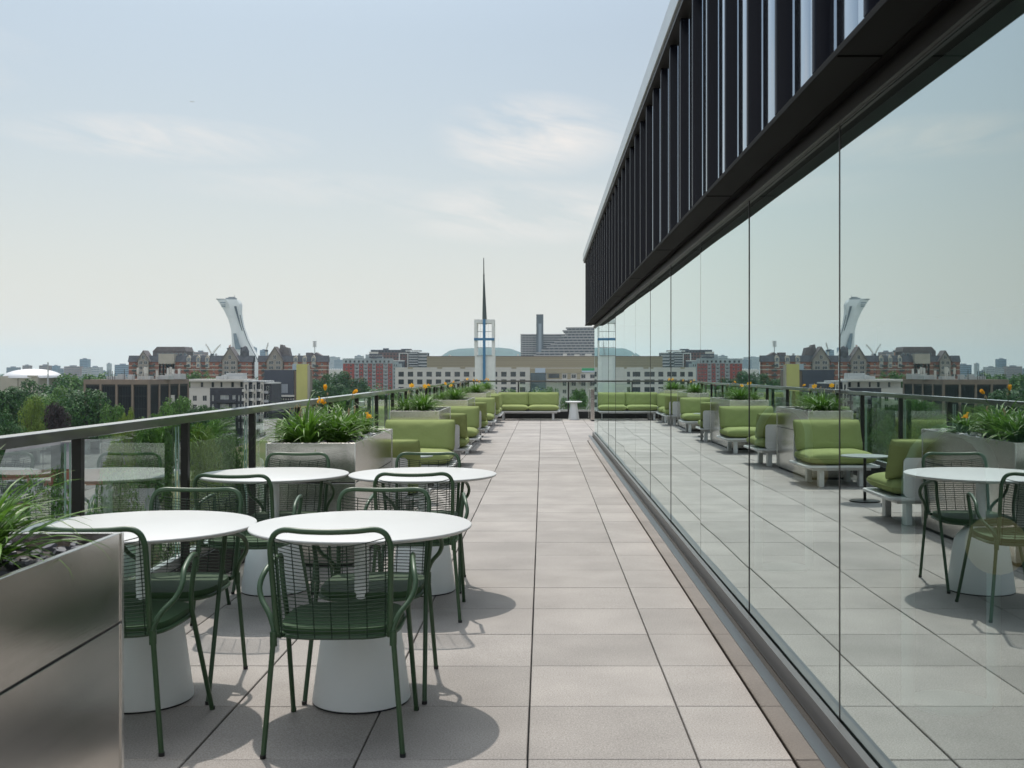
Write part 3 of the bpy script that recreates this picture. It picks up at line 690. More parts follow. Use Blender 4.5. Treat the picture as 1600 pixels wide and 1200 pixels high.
P2D = lambda px, py, z=G: (lambda d: ((px-VX)*d/F, d))((EYE-z)*F/(py-HY))
flat('lawn', [(-130, 175), (-40, 175), (-8, 330), (-150, 330)], G+.01, m_lawn)
flat('lawn', [(-40, 100), (30, 60), (40, 360), (-6, 360)], G+.014, mat('green_lawn', (0.06, 0.12, 0.03), 0.95, c2=(0.10, 0.15, 0.05), scale=0.08))
flat('road', [(-300, 150), (60, 40), (62, 52), (-300, 172)], G+.022, m_asph)
flat('road', [(-72, 60), (-60, 60), (-100, 430), (-116, 430)], G+.026, m_asph)
flat('road', [(-8, 30), (6, 30), (20, 520), (2, 520)], G+.030, m_asph)
flat('car_park', [(-115, 330), (-70, 330), (-76, 390), (-130, 390)], G+.018, m_lot)
flat('car_park', [(-60, 90), (-22, 90), (-28, 160), (-66, 160)], G+.017, m_lot)
def line(nm, a, c, wd, z):
    a = Vector(a); c = Vector(c); d = (c-a).normalized(); n = Vector((-d.y, d.x))*wd
    return [(p.x, p.y) for p in (a-n, c-n, c+n, a+n)]
m_paintw = mat('road_paint', (0.7, 0.7, 0.68), 0.7)
for a, c in (((-66, 62), (-107, 428)), ((-1, 32), (11, 518))):
    flat('road_marking', line('l', a, c, .08, 0), G+.034, m_paintw)

m_glassd = mat('dark_window_glass', (0.020, 0.026, 0.032), 0.12, spec=0.7, var=0.5, scale=0.15)
m_glassb = mat('blue_window_glass', (0.05, 0.085, 0.11), 0.12, spec=0.8, var=0.4, scale=0.1)
m_wfr = mat('pale_window_frame', (0.55, 0.55, 0.53), 0.6)
WCACHE = {}
def window(parent, o2, u, wd, z, h, frame=None, gl=None, n=None, t=0.0, kind='window'):
    """window object set back in the wall: o2 origin (Vector2), u unit direction along the wall"""
    frame = frame or m_dark; gl = gl or m_glassd
    key = (round(wd, 2), round(h, 2), frame.name, gl.name)
    if key not in WCACHE:
        k = MB(); f = min(.09, wd*.08)
        k.m = 0; k.box(0, wd, 0, .08, 0, f); k.box(0, wd, 0, .08, h-f, h); k.box(0, f, 0, .08, f, h-f); k.box(wd-f, wd, 0, .08, f, h-f); k.box(wd/2-f/2, wd/2+f/2, .01, .07, f, h-f)
        k.m = 1; k.box(f, wd-f, .03, .05, f, h-f)
        ob = k.build('window', [frame, gl]); WCACHE[key] = ob.data; bpy.data.objects.remove(ob)
    w_ = link(kind, WCACHE[key], parent); nn = Vector((-u.y, u.x)); p = o2+nn*t
    w_.location = (p.x, p.y, z); w_.rotation_euler = (0, 0, math.atan2(u.y, u.x)); return w_
def facade(parent, p0, p1, z0, z1, wm, cols, rows, t=.35, frame=None, gl=None, setb=.18, bands=None, name='wall', wins=True):
    """punched wall from p0 to p1 (outside is on the right hand): cols [(u0,u1)] rows [(za,zb)] relative"""
    a = Vector(p0); c = Vector(p1); Lw = (c-a).length; u = (c-a)/Lw
    k = MB(); P_ = lambda s: a+u*s
    zs = [z0]+[v for r_ in rows for v in r_]+[z1]
    for i in range(0, len(zs), 2):
        if zs[i+1]-zs[i] > .01: k.obox(P_(0), P_(Lw), t, zs[i], zs[i+1])
    us = [0]+[v for r_ in cols for v in r_]+[Lw]
    for za, zb in rows:
        for i in range(0, len(us), 2):
            if us[i+1]-us[i] > .01: k.obox(P_(us[i]), P_(us[i+1]), t, za, zb)
    wo = k.build(name, wm, parent)
    if wins:
        for za, zb in rows:
            for ua, ub in cols: window(parent, P_(ua), u, ub-ua, za, zb-za, frame, gl, t=setb)
    return wo
def grid(L_, n, w_, m0=None):
    m0 = m0 if m0 is not None else (L_-n*w_)/(n+1)/1.0
    step = (L_-2*m0-w_)/(n-1) if n > 1 else 0
    return [(m0+i*step, m0+i*step+w_) for i in range(n)]
def rows_(z0, n, st, h, s=1.0): return [(z0+s+i*st, z0+s+i*st+h) for i in range(n)]
def broot(name, px, d, rz, label, cat='building', group=None): return root(name, (at(px, d), d, G), R(rz), label, cat, group)
m_brick = mat('red_brown_brick', (0.25, 0.10, 0.068), 0.9, var=0.2, scale=0.5)
m_brick2 = mat('dark_red_brick', (0.27, 0.055, 0.045), 0.9, var=0.15, scale=0.4)
m_stone = mat('cream_stone', (0.40, 0.36, 0.30), 0.85, var=0.08, scale=0.3)
m_slateroof = mat('grey_slate_roof', (0.095, 0.095, 0.105), 0.8, var=0.25, scale=0.6)
m_gablero = mat('brown_grey_shingles', (0.15, 0.13, 0.13), 0.85, var=0.15, scale=0.8)
m_bgrey = mat('blue_grey_cladding', (0.30, 0.34, 0.35), 0.75, var=0.08, scale=0.3)
m_char = mat('charcoal_brick', (0.045, 0.045, 0.055), 0.85, var=0.15, scale=0.4)
m_wpanel = mat('off_white_panel', (0.52, 0.50, 0.46), 0.8, var=0.06, scale=0.2)
m_brownc = mat('brown_concrete', (0.20, 0.155, 0.125), 0.85, var=0.12, scale=0.4)
m_tan = mat('tan_corrugated', (0.27, 0.235, 0.165), 0.75, c2=(0.35, 0.305, 0.21), scale=0.5, stretch=(0.03, 1, 3))
m_roofg = mat('roof_gravel', (0.28, 0.27, 0.25), 0.95, var=0.15, scale=0.4)
m_mech = mat('rooftop_metal', (0.42, 0.43, 0.43), 0.6, var=0.1)
m_balc = mat('balcony_grey', (0.35, 0.36, 0.37), 0.7)

m_bay = mat('grey_tan_bay_stone', (0.25, 0.22, 0.19), 0.85, var=0.12, scale=0.5)
# --- chateau-like brick apartment blocks
def gable_bay(parent, x, wd, z0, ze, zp, y=-1.2, wm=None, nrow=3, st=3.0):
    """projecting bay with steep gable facing the camera"""
    k = MB(); k.box(x-wd/2, x+wd/2, y, y+2.2, z0, ze); k.build('bay_wall', wm or m_bay, parent)
    k = MB(); k.prism([(x-wd/2, ze), (x+wd/2, ze), (x, zp)], y+.02, y+8, axis='y'); k.build('gable', wm or m_bay, parent)
    k = MB(); e = .7
    k.prism([(x-wd/2-e, ze-.9), (x, zp-.05), (x, zp+.6), (x-wd/2-e-.5, ze-.6)], y-.35, y+8.4, axis='y')
    k.prism([(x+wd/2+e, ze-.9), (x+wd/2+e+.5, ze-.6), (x, zp+.6), (x, zp-.05)], y-.35, y+8.4, axis='y'); k.build('gable_roof', m_gablero, parent)
    for i in range(nrow):
        for s in (-1, 1):
            k2 = window(parent, Vector((x+s*wd*.22-wd*.15, y-.04)), Vector((1, 0)), wd*.30, ze-2.2-i*st, 1.9, m_wfr, m_glassd, t=0)
    window(parent, Vector((x-.9, y-.04)), Vector((1, 0)), 1.8, ze+.8, 2.4, m_wfr, m_glassd, t=0)
def chateau(px0, px1, d, label, gables, dormers, tower=None, extra=None, DP=4.5):
    s = d/F; o = broot('brick_apartment_block', px0, d, 0, label); W_ = (px1-px0)*s; X = lambda px: (px-px0)*s
    ze = zt(565.5, d)-G; zr = zt(555.5, d)-G; st = 7.3*s*1.02
    n = int(W_/3.9); cols = grid(W_, n, 1.35); nr = 7
    rw = sorted([(ze-2.6-i*st, ze-2.6-i*st+1.75) for i in range(nr)])
    facade(o, (0, 0), (W_, 0), 0, ze, m_brick, cols, rw, frame=m_wfr)
    facade(o, (W_, .0), (W_, DP), 0, ze, m_brick, grid(DP, 1, 1.4), rw, frame=m_wfr)
    k = MB(); k.box(.4, W_-.4, .36, DP, 0, ze); k.box(.4, W_*.8, DP+.01, 16, 0, ze); k.build('core', m_char, o)
    k = MB()
    for py in (571.5, 577.5, 586): z = zt(py, d)-G; k.box(-.05, W_+.05, -.12, -.002, z-.28, z+.28); k.box(W_+.002, W_+.12, -.12, DP, z-.28, z+.28)
    k.build('stone_band', m_stone, o)
    # mansard
    k = MB(); k.prism([(-.5, ze), (DP+.5, ze), (DP-.3, zr), (1.6, zr)], -.4, W_+.4, axis='x'); k.prism([(DP+.51, ze), (16.5, ze), (14.5, zr), (DP+.51, zr)], -.4, W_*.8, axis='x'); k.build('mansard_roof', m_slateroof, o)
    k = MB()
    for i in range(int(W_/9)): k.box(4+i*9, 5.1+i*9, 8, 9, zr, zr+rnd.uniform(.6, 1.4))
    k.build('roof_vents', m_mech, o)
    for px in dormers:
        x = X(px); k = MB(); k.prism([(x-1.2, ze-3.6), (x+1.2, ze-3.6), (x+1.2, ze+2.6), (x, ze+4.1), (x-1.2, ze+2.6)], -.35, 2.5, axis='y'); k.build('dormer', m_stone, o)
        window(o, Vector((x-.8, -.40)), Vector((1, 0)), 1.6, ze+.2, 2.2, m_wfr, m_glassb, t=0); window(o, Vector((x-.8, -.40)), Vector((1, 0)), 1.6, ze-3.1, 2.0, m_wfr, m_glassb, t=0)
    for px, wd, yp in gables: gable_bay(o, X(px), wd*s, 0, ze+.8, zt(yp, d)-G)
    # balcony recess stacks in dark frames
    k = MB()
    for px in range(int(px0)+10, int(px1)-6, 27):
        x = X(px)
        for i in range(6): k.box(x-1.5, x+1.5, -1.0, -.002, ze-2.9-i*st, ze-2.75-i*st); k.box(x-1.5, x+1.5, -1.02, -.95, ze-2.75-i*st, ze-1.8-i*st)
    k.build('balconies', mat('dark_green_iron', (0.05, 0.065, 0.06), 0.6), o); o.children
    return o, X, ze, zr, s
o, X, ze, zr, s = chateau(201, 394.5, 640, 'long red brown brick block with slate roofs and dormers, left of the leaning tower', [(225, 17, 549), (360, 24, 543)], (295, 310, 324))
k = MB(); z2 = zt(541.5, 640)-G; z3 = zt(549, 640)-G
k.box(X(233), X(285), 6, 20, zr-1, z3); k.build('upper_storey', m_gablero, o)
k = MB(); k.prism([(X(233), z3), (X(286), z3), (X(283), z2), (X(240), z2)], 5.5, 20, axis='y'); k.build('upper_roof', m_gablero, o)
for px in range(240, 284, 7): window(o, Vector((X(px), 5.9)), Vector((1, 0)), 1.6, zr-.4, 2.0, m_wfr, m_glassb, t=0)
k = MB(); k.box(X(250), X(274), -2.6, 3, ze-1.0, zt(553, 640)-G)
for i in range(5):
    for px in (252, 257.5, 263, 268.5, 273): k.box(X(px)-.35, X(px)+.35, -2.6, -1.9, ze-22, ze-1.0)
    k.box(X(250), X(274), -2.6, 0, ze-1.3-i*2.85, ze-1.05-i*2.85)
k.build('balcony_lattice', m_stone, o)
k = MB(); k.lathe([(2.3, zr-1), (2.3, zr+2.2), (2.5, zr+2.4), (1.2, zr+5.2), (.05, zr+6)], X(381), 3, 12); k.build('turret', m_slateroof, o)
k = MB(); k.prism([(X(372), zr-1), (X(382), zr-1), (X(379), zr+5), (X(373), zr+5)], 4, 9, axis='y'); k.build('turret_roof', m_slateroof, o)
o, X, ze, zr, s = chateau(403.5, 511.5, 640, 'shorter red brown brick block with one gable, right of the leaning tower', [(430, 25, 543)], (462, 476, 490))
k = MB(); k.prism([(X(433), zr), (X(446), zr), (X(440), zt(539, 640)-G), (X(436), zt(538, 640)-G)], 3, 9, axis='y'); k.build('tall_roof', m_gablero, o)
k = MB(); k.prism([(X(441), zr), (X(452), zr), (X(449), zr+4.6), (X(443), zr+5.2)], 2, 8, axis='y'); k.box(X(475), X(484), 5, 11, zr, zr+1.8); k.prism([(X(484), zr), (X(500), zr), (X(491), zr+2)], 5, 11, axis='y'); k.build('upper_roof', m_gablero, o)

# --- leaning stadium tower
d = 2200; s = d/F
o = root('leaning_tower', (at(385, d), d, G), 0, 'tall white curved leaning tower with a flared top rising behind the brick blocks', 'tower')
left = [(339, 468), (350, 485), (357, 500), (361, 515), (362, 528), (362.5, 545), (363, 556), (366, 580), (370, 600)]
right = [(374, 470), (375, 490), (379, 510), (386, 530), (396, 550), (403.5, 563), (404, 575), (404, 600)]
def interp(tab, y):
    for (xa, ya), (xb, yb) in zip(tab[:-1], tab[1:]):
        if ya <= y <= yb: return xa+(xb-xa)*(y-ya)/(yb-ya)
    return tab[-1][0] if y > tab[-1][1] else tab[0][0]
k = MB(); vs = []; ny = 34
for i in range(ny+1):
    y_ = 468+(602-468)*i/ny; xl = interp(left, y_); xr = interp(right, y_)
    if y_ > 556: xl = xl+(394.5-xl)*min(1, (y_-556)/7)
    if y_ < 474: xr = min(xr, 370+(y_-468)*.7)
    z = zt(y_, d)-G; a, c = (xl-385)*s, (xr-385)*s; dp = max(10, (c-a)*.55)
    vs += [(a, 0, z), (a+(c-a)*.5, -dp*.35, z), (c, -dp*.10, z), (c+.5, dp*.9, z), (a+(c-a)*.5, dp*1.25, z), (a-.2, dp*.9, z)]
fs = [(i*6+q, (i+1)*6+q, (i+1)*6+(q+1) % 6, i*6+(q+1) % 6) for i in range(ny) for q in range(6)] + [tuple(range(6)), tuple(ny*6+q for q in range(6))[::-1]]
k.add(vs, fs); k.build('concrete_shaft', mat('white_concrete', (0.66, 0.67, 0.66), 0.7, var=0.05, scale=0.02), o, smooth=True)
def strip(pts, wd, yoff, nm, m_, parent):
    k = MB(); vs = []
    for px, py, w2 in pts: x = (px-385)*s; z = zt(py, d)-G; vs += [(x-w2*s/2, yoff(py), z), (x+w2*s/2, yoff(py), z), (x-w2*s/2, yoff(py)+1.5, z), (x+w2*s/2, yoff(py)+1.5, z)]
    n = len(pts); k.add(vs, [(4*i, 4*i+1, 4*i+5, 4*i+4) for i in range(n-1)]+[(4*i+1, 4*i+3, 4*i+7, 4*i+5) for i in range(n-1)]+[(4*i, 4*i+4, 4*i+6, 4*i+2) for i in range(n-1)]+[(0, 2, 3, 1), (4*n-4, 4*n-3, 4*n-1, 4*n-2)])
    k.build(nm, m_, parent)
yo = lambda py: -0.35*.55*(interp(right, py)-interp(left, py))*s-3.5
strip([(369.8, 479, 3.6), (371.5, 487, 3.0), (374, 497, 2.2), (377, 508, 1.4), (380, 517, 1.0)], 1, yo, 'dark_shaft_window', m_char, o)
strip([(368.5, 521, 4), (370.5, 530, 6), (372.5, 538, 7.5), (375, 546, 9)], 1, yo, 'base_window', m_glassb, o)
strip([(375.6, 492, .9), (379.6, 510, .9), (386.4, 530, .9), (396.2, 549.5, .9), (403.4, 562.5, .9)], 1, lambda py: -1.5-0.15*8, 'funicular_rail', m_char, o)
k = MB(); 
for py in (473.5, 477, 479.5): x0, x1 = (346-385+((py-473)*.4))*s, (354-385)*s; z = zt(py, d)-G; k.box(x0, x1, yo(475)+.2, yo(475)+3, z-.9, z+.9)
k.build('observation_window', m_glassb, o)
k = MB(); z = zt(468, d)-G; k.box((338.5-385)*s, (352-385)*s, -4, 12, z, z+1.4); k.box((353-385)*s, (368-385)*s, -2, 10, z, z+3.5); k.box((357-385)*s, (366-385)*s, 0, 8, z+3.5, z+5.5); k.tube([((366-385)*s, 3, z), ((366-385)*s, 3, z+10)], .35, 6); k.build('roof_plant', mat('tower_roof_grey', (0.20, 0.21, 0.22), 0.7), o)

# --- black glass office block
d = 300
o = broot('office_block', 232, d, -10, 'low dark glass office block with brown concrete columns and antennas on its flat roof')
H_ = zt(593.2, d)-G; Wf = 19.6; Ws = 22
k = MB(); k.box(-Wf, 0, .4, Ws, 0, H_-1.6); k.build('curtain_wall', mat('black_curtain_wall', (0.008, 0.009, 0.012), 0.3, spec=0.12, var=0.3, scale=0.2), o)
k = MB(); k.box(-Wf-.3, .35, -.1, Ws+.2, H_-1.35, H_); k.build('roof_band', m_brownc, o)
k = MB(); k.box(-Wf-.1, .1, .1, Ws, H_-1.9, H_-1.36); k.build('soffit_band', m_dark, o)
k = MB()
for q in range(5): x = -Wf*q/4; k.box(x-.32, x+.32, -.05, .55, 0, H_-1.351)
for q in range(1, 5): y_ = Ws*q/4; k.box(-.45, .30, y_-.35, y_+.35, 0, H_-1.351)
k.build('columns', m_brownc, o, bevel=.02)
k = MB()
for q in range(24): x = -Wf*q/24; k.box(x, x+.04, .37, .40, 0, H_-1.9)
for q in range(1, 5): k.box(-Wf, 0, .33, .395, q*3.6, q*3.6+.10)
for q in range(36): y_ = .5+Ws*q/37; k.box(.0, .06, y_, y_+.06, 0, H_-1.9)
k.build('mullions', m_black, o)
MB().box(.065, .15, 12.0, 14.0, H_-7.2, H_-4.6).build('lit_panel', m_wpanel, o)
k = MB()
for x, y_, a, c, h in ((-16, 5, 3.5, 2.5, .9), (-12.5, 5, 1.6, 1.4, 1.5), (-8.8, 4, 1.4, 1.4, 1.4), (-7, 6, 4, 2, .9), (-2.5, 8, 4, 3, 1.2), (-4, 16, 5, 3, 1.6), (-17.5, 10, 3, 3, .7)): k.box(x, x+a, y_, y_+c, H_, H_+h)
k.build('roof_plant', m_mech, o, bevel=.03)
k = MB()
for x, y_, h in ((-14.2, 3, 2.6), (-13.8, 3.3, 2.8), (-13.0, 3.2, 2.4), (-12.4, 3.4, 2.3), (-9.2, 3, 2.9), (-15, 6, 1.6), (-11.8, 6, 1.9)): k.tube([(x, y_, H_), (x, y_, H_+h)], .09, 6)
k.build('antenna_masts', m_dark, o)
k = MB()
for x, y_, h in ((-5.6, 4, 3.4), (-6.3, 9, 3.6), (-2.2, 3, 3.5), (-.8, 12, 3.3), (-1.6, 15, 3.6), (-2.5, 18, 3.0), (-.6, 18, 3.1), (-1.4, 7, 2.6)): k.tube([(x, y_, H_), (x, y_, H_+h)], .16, 6); k.box(x-.28, x+.28, y_-.2, y_+.2, H_+h-1.8, H_+h)
k.tube([(-4.6, 4, H_), (-3.9, 4, H_+3.2)], .10, 6); k.tube([(-3.2, 4, H_), (-3.9, 4, H_+3.2)], .10, 6)
k.build('antenna_panels', m_wpanel, o)

# --- white and charcoal condo
d = 360; s = d/F
o = broot('condo_block', 290.5, d, 0, 'modern flats, pale brick at left and charcoal brick at right, with a penthouse storey')
X = lambda px: (px-290.5)*s
H_ = zt(592.5, d)-G; zp = zt(606.3, d)-G
facade(o, (0, 0), (X(328), 0), 0, zp, m_wpanel, [(X(291.5), X(294.5)), (X(301), X(307.5)), (X(316.5), X(323))], [(zp-13.4+i*3.0, zp-11.5+i*3.0) for i in range(4)], frame=m_wfr)
facade(o, (X(328), .0), (X(383), 0), 0, zp, m_char, [(X(a)-X(328), X(b)-X(328)) for a, b in ((331, 334), (344, 357.5), (363, 368), (372, 374.5), (377, 379.5))], [(zp-13.4+i*3.0, zp-11.4+i*3.0) for i in range(4)], frame=m_wfr, gl=mat('curtained_glass', (0.35, 0.37, 0.36), 0.4, var=0.4, scale=0.6))
k = MB(); k.box(.4, X(383)-.4, .36, 14, 0, zp-.02); k.build('core', m_char, o)
MB().box(X(293), X(384), -1.6, 14, H_-.75, H_).build('roof_slab', m_wpanel, o, bevel=.03)
facade(o, (X(296), 1.0), (X(383), 1.0), zp, H_-.76, m_wpanel, [(X(a)-X(296), X(b)-X(296)) for a, b in ((312, 316), (329, 333), (343, 346), (360, 364), (374, 378))], [(zp+.3, H_-1.0)], frame=m_dark)
k = MB(); k.box(X(296)+.5, X(383)-.5, 1.4, 14, zp, H_-.76); k.build('penthouse_core', m_char, o)
for i in range(4):
    z = zp-13.9+i*3.0
    k = MB(); k.box(X(338), X(370), -1.7, -.002, z, z+.18); k.box(X(338), X(370), -1.72, -1.66, z+.18, z+1.1); k.box(X(338), X(338)+.06, -1.655, -.01, z+.18, z+1.1); k.build('balcony', m_char, o)
# stepped wing at right
for q, (pa, pb, yy, mt_) in enumerate(((383, 390, -1.5, m_wpanel), (390, 396, 0, m_char), (396, 402, -1.2, m_wpanel), (402, 408, .2, m_char), (408, 413, -1, m_wpanel), (413, 424, .5, m_char))):
    a, c = X(pa), X(pb); zz_ = H_ - (0 if q < 5 else 0.6)
    facade(o, (a, yy), (c, yy), 0, zz_-1, mt_ if q % 2 == 0 else m_char, [((c-a)*.22, (c-a)*.72)], [(zz_-15.8+i*3.0, zz_-13.7+i*3.0) for i in range(5)], frame=m_wfr, name='wing_wall')
    k = MB(); k.box(a+.02, c-.02, yy+.36, 14, 0, zz_-1); k.build('core', m_char, o)
    k = MB()
    for i in range(5): z = zz_-16.2+i*3.0; k.box(a-.3, a+.55*(c-a), yy-1.1, yy-.002, z, z+.9)
    k.build('balcony_boxes', m_balc if q % 2 else m_wpanel, o)
    MB().box(a-.1, c+.1, yy-.5, 13, zz_-.99, zz_-.5).build('roof_slab', m_mech, o)
k = MB(); k.box(X(333), X(376), 3, 8, H_, zt(588, d)-G); k.box(X(348), X(374), 4, 9, zt(588, d)-G+.01, zt(583, d)-G); k.box(X(343), X(346), 2, 3, H_, H_+1.3); k.lathe([(.05, H_), (.55, H_), (.55, H_+1.1), (.3, H_+1.5)], X(349), 2, 10); k.build('roof_plant', m_mech, o, bevel=.03)

# --- dark theatre with yellow slab
d = 400; s = d/F
o = broot('theatre_building', 413, d, 0, 'dark blue grey theatre box with a pale gridded panel')
X = lambda px: (px-413)*s
H_ = zt(578, d)-G; m_th = mat('dark_blue_grey_metal', (0.050, 0.055, 0.075), 0.6, var=0.1, scale=0.2)
MB().box(0, X(459), 0, 30, zt(617, d)-G, H_).build('upper_wall', m_th, o, bevel=.03)
MB().box(0, X(459), 1.2, 30, 0, zt(617, d)-G).build('lower_wall', m_char, o)
MB().box(-.1, X(460), -.2, 1.19, zt(620, d)-G, zt(617.1, d)-G).build('canopy_strip', m_wpanel, o)
k = MB(); k.box(X(423), X(450), -.15, -.003, zt(614, d)-G, zt(600, d)-G); k.build('mesh_panel', mat('pale_grid_panel', (0.26, 0.28, 0.31), 0.6), o)
k = MB()
for q in range(10): x = X(423)+(X(450)-X(423))*q/9; k.box(x-.03, x+.03, -.19, -.151, zt(614, d)-G, zt(600, d)-G)
k.build('panel_bars', m_th, o)
MB().box(X(459)+.01, X(462.8), .4, 28, 0, H_-.4).build('corner_wall', m_brownc, o)
MB().box(X(453), X(462), 4, 14, H_, zt(568.5, d)-G).build('glass_lantern', mat('pale_blue_glass', (0.32, 0.40, 0.46), 0.25, var=0.1), o)
k = MB()
for q in range(12): x = X(414)+q*.92; k.box(x, x+.45, .9, 1.19, zt(625, d)-G, zt(622.6, d)-G)
k.build('lit_lobby_signs', m_wpanel, o)
o = broot('yellow_slab', 463, d-1, 0, 'tall plain pale yellow wall slab at the right end of the dark theatre', 'wall')
MB().box(0, 17*s, 0, 3, 0, zt(569, d)-G).build('yellow_wall', mat('pale_yellow_cladding', (0.46, 0.44, 0.15), 0.75, var=0.05, scale=0.3), o, bevel=.03)
MB().box(17*s+.002, 17*s+.5, .3, 2.8, 0, zt(570, d)-G).build('slab_edge', m_stone, o)

# --- red and grey flats
d = 850; s = d/F
o = broot('red_brick_flats', 536, d, 4, 'ten storey flats with alternating dark red brick and blue grey stripes')
X = lambda px: (px-536)*s
H_ = zt(560, d)-G; zt1 = zt(568, d)-G; st = 2.9
stripes = [(536, 553.5, 1), (553.5, 561, 0), (561, 567.5, 1), (567.5, 574.5, 0), (574.5, 580.5, 1), (580.5, 587, 0), (587, 598, 1), (598, 606, 0), (606, 612.5, 1)]
for pa, pb, red in stripes:
    a, c = X(pa), X(pb); n = 2 if pb-pa > 9 else 1
    facade(o, (a, 0 if red else .6), (c, 0 if red else .6), 0, zt1-.01, m_brick2 if red else m_bgrey, grid(c-a, n, 1.5 if red else 1.9), [(zt1-2.2-i*st, zt1-.6-i*st) for i in range(9)][::-1], frame=m_wfr, gl=m_glassd)
    if not red:
        k = MB()
        for i in range(9): k.box(a+.1, c-.1, -.55, .598, zt1-2.5-i*st, zt1-2.35-i*st); k.box(a+.1, c-.1, -.6, -.56, zt1-2.35-i*st, zt1-1.5-i*st)
        k.build('balconies', m_balc, o)
facade(o, (-.3, -.3), (X(612.5), -.3), zt1, H_, m_bgrey, grid(X(612.5), 11, 1.5), [(zt1+.7, zt1+2.4)], frame=m_dark)
k = MB(); k.box(.3, X(612.5)-.3, 1.0, 18, 0, H_-.1); k.build('core', m_bgrey, o)
facade(o, (X(612.5), 1), (X(621), 9), 0, H_-2.5, m_bgrey, grid(9, 2, 1.4), [(zt1-2.2-i*st, zt1-.6-i*st) for i in range(9)][::-1], frame=m_dark)
k = MB(); k.box(X(570), X(578), 4, 9, H_-.1, H_+3.2); k.box(X(588), X(597), 4, 9, H_-.1, H_+1.5); k.box(X(620)-1, X(625), 10, 20, 0, H_-4); k.build('roof_plant', m_bgrey, o)
o = root('roof_sign', (at(587, 845), 845, zt(559.4, 845)), 0, 'dark banner sign with white lettering on the roof of the red and grey flats', 'sign')
MB().box(-10.2*.504, 10.2*.504, 0, .5, 0, 3.3).build('sign_board', m_th, o, bevel=.02)
MB().box(-10.2*.504, 4*.504, .2, .6, 3.31, 4.9).build('upper_board', m_wpanel, o)
cu = bpy.data.curves.new('sign_letters', 'FONT'); cu.body = 'LOGIS N STUDIO'; cu.size = 1.5; cu.align_x = 'CENTER'; cu.align_y = 'CENTER'; cu.extrude = .04
tmp = bpy.data.objects.new('sign_letters', cu); col.objects.link(tmp); bpy.context.view_layer.update()
me = bpy.data.meshes.new_from_object(tmp); bpy.data.objects.remove(tmp); me.materials.clear(); me.materials.append(m_wpanel)
lt = link('sign_letters', me, o); lt.location = (0, -.06, 1.6); lt.rotation_euler = (pi/2, 0, 0)
for q in (-4, 4): MB().box(q-.1, q+.1, .5, 1.2, -3.2 if False else -.2, 2.0).build('sign_post', m_dark, o)

# --- dark modern apartment block behind
d = 1050; s = d/F
o = broot('modern_apartment_block', 577, d, 0, 'large dark modern apartments with stepped top and white framed balconies behind the red flats')
X = lambda px: (px-577)*s
st = 3.1
def blk(pa, pb, ytop, ybot, mt_, y0, nc, wd, gl=None, frame=None, rowh=1.7):
    a, c = X(pa), X(pb); za, zb = max(0, zt(ybot, d)-G), zt(ytop, d)-G; n = max(1, int((zb-za-.6)/st))
    facade(o, (a, y0), (c, y0), za, zb, mt_, grid(c-a, nc, wd), [(zb-.8-rowh-i*st, zb-.8-i*st) for i in range(n)][::-1], frame=frame or m_dark, gl=gl)
    k = MB(); k.box(a+.2, c-.2, y0+.36, y0+18, za, zb-.05); k.build('core', m_char, o)
blk(577, 640, 551, 640, mat('dark_rust_panel', (0.13, 0.062, 0.052), 0.8, var=0.2, scale=0.2), 0, 12, 1.8)
blk(578.5, 637, 546.5, 551, m_th, 3, 11, 2.2)
k = MB(); k.box(X(597), X(605), 6, 12, zt(546.5, d)-G, zt(544, d)-G); k.box(X(626), X(641), 4, 14, zt(546.5, d)-G, zt(545, d)-G)
k.box(X(641), X(656), 5, 16, zt(549, d)-G, zt(547, d)-G); k.build('roof_plant', m_th, o)
k = MB()
for pa, pb, ya, yb in ((623.5, 625, 552, 563), (637, 638.2, 552, 600)): k.box(X(pa), X(pb), -2.4, -.2, zt(yb, d)-G, zt(ya, d)-G)
k.box(X(623.5), X(638.2), -2.4, -.2, zt(552.6, d)-G+.01, zt(551.5, d)-G); k.box(X(634), X(657), -2.2, 0, zt(549.3, d)-G, zt(547.6, d)-G)
k.box(X(614), X(633), -6, -.4, zt(564.5, d)-G, zt(563, d)-G); k.build('white_frame', m_wfr, o)
MB().box(X(614), X(633), -5.6, -.4, 0, zt(564.6, d)-G).build('low_wing', m_th, o)
blk(640, 653, 550, 640, m_char, -1, 3, 3.4)
k = MB()
for i in range(9): z = zt(553+3.9*i, d)-G; k.box(X(639), X(653), -3, -1.01, z, z+1.0)
k.build('balconies', m_balc, o)
blk(653, 668, 551, 640, m_balc, 0, 1, 8.4)
for q in range(3): pass

# --- white office with square windows, tan works behind
d = 560; s = d/F
o = broot('white_office', 617.5, d, 0, 'long off white office with rows of square dark windows behind the railing')
X = lambda px: (px-617.5)*s; H_ = zt(574, d)-G
cl_ = [(X(622.5+14.6*i), X(631+14.6*i)) for i in range(14)]
facade(o, (0, 0), (X(828), 0), 0, H_, m_wpanel, cl_, [(H_-1.0-2.5-1.3-i*4.0, H_-1.0-1.3-i*4.0) for i in range(5)][::-1], t=.5, setb=.3, gl=m_glassd)
k = MB(); k.box(.3, X(828)-.3, .51, 18, 0, H_-.3); k.build('core', m_char, o)
MB().box(0, X(828), .5, 18, H_-.29, H_-.1).build('roof', m_roofg, o)
k = MB()
for px in (641, 687, 723, 803): k.box(X(px-4), X(px+4), -.12, -.003, H_-.75, H_+.15)
k.build('parapet_vents', m_tan, o)
k = MB()
for i in range(5): z = H_-.9-i*4.0; k.box(0, X(828), -.05, -.002, z-.04, z+.04)
k.build('joint_lines', m_balc, o)
o = broot('mixed_commercial_building', 828.4, d, 0, 'tan and blue commercial building with a green sign strip, right of the white office')
X = lambda px: (px-828.4)*s
k = MB(); k.box(0, X(1010), 1.0, 18, 0, H_-.2); k.build('wall', m_wpanel, o)
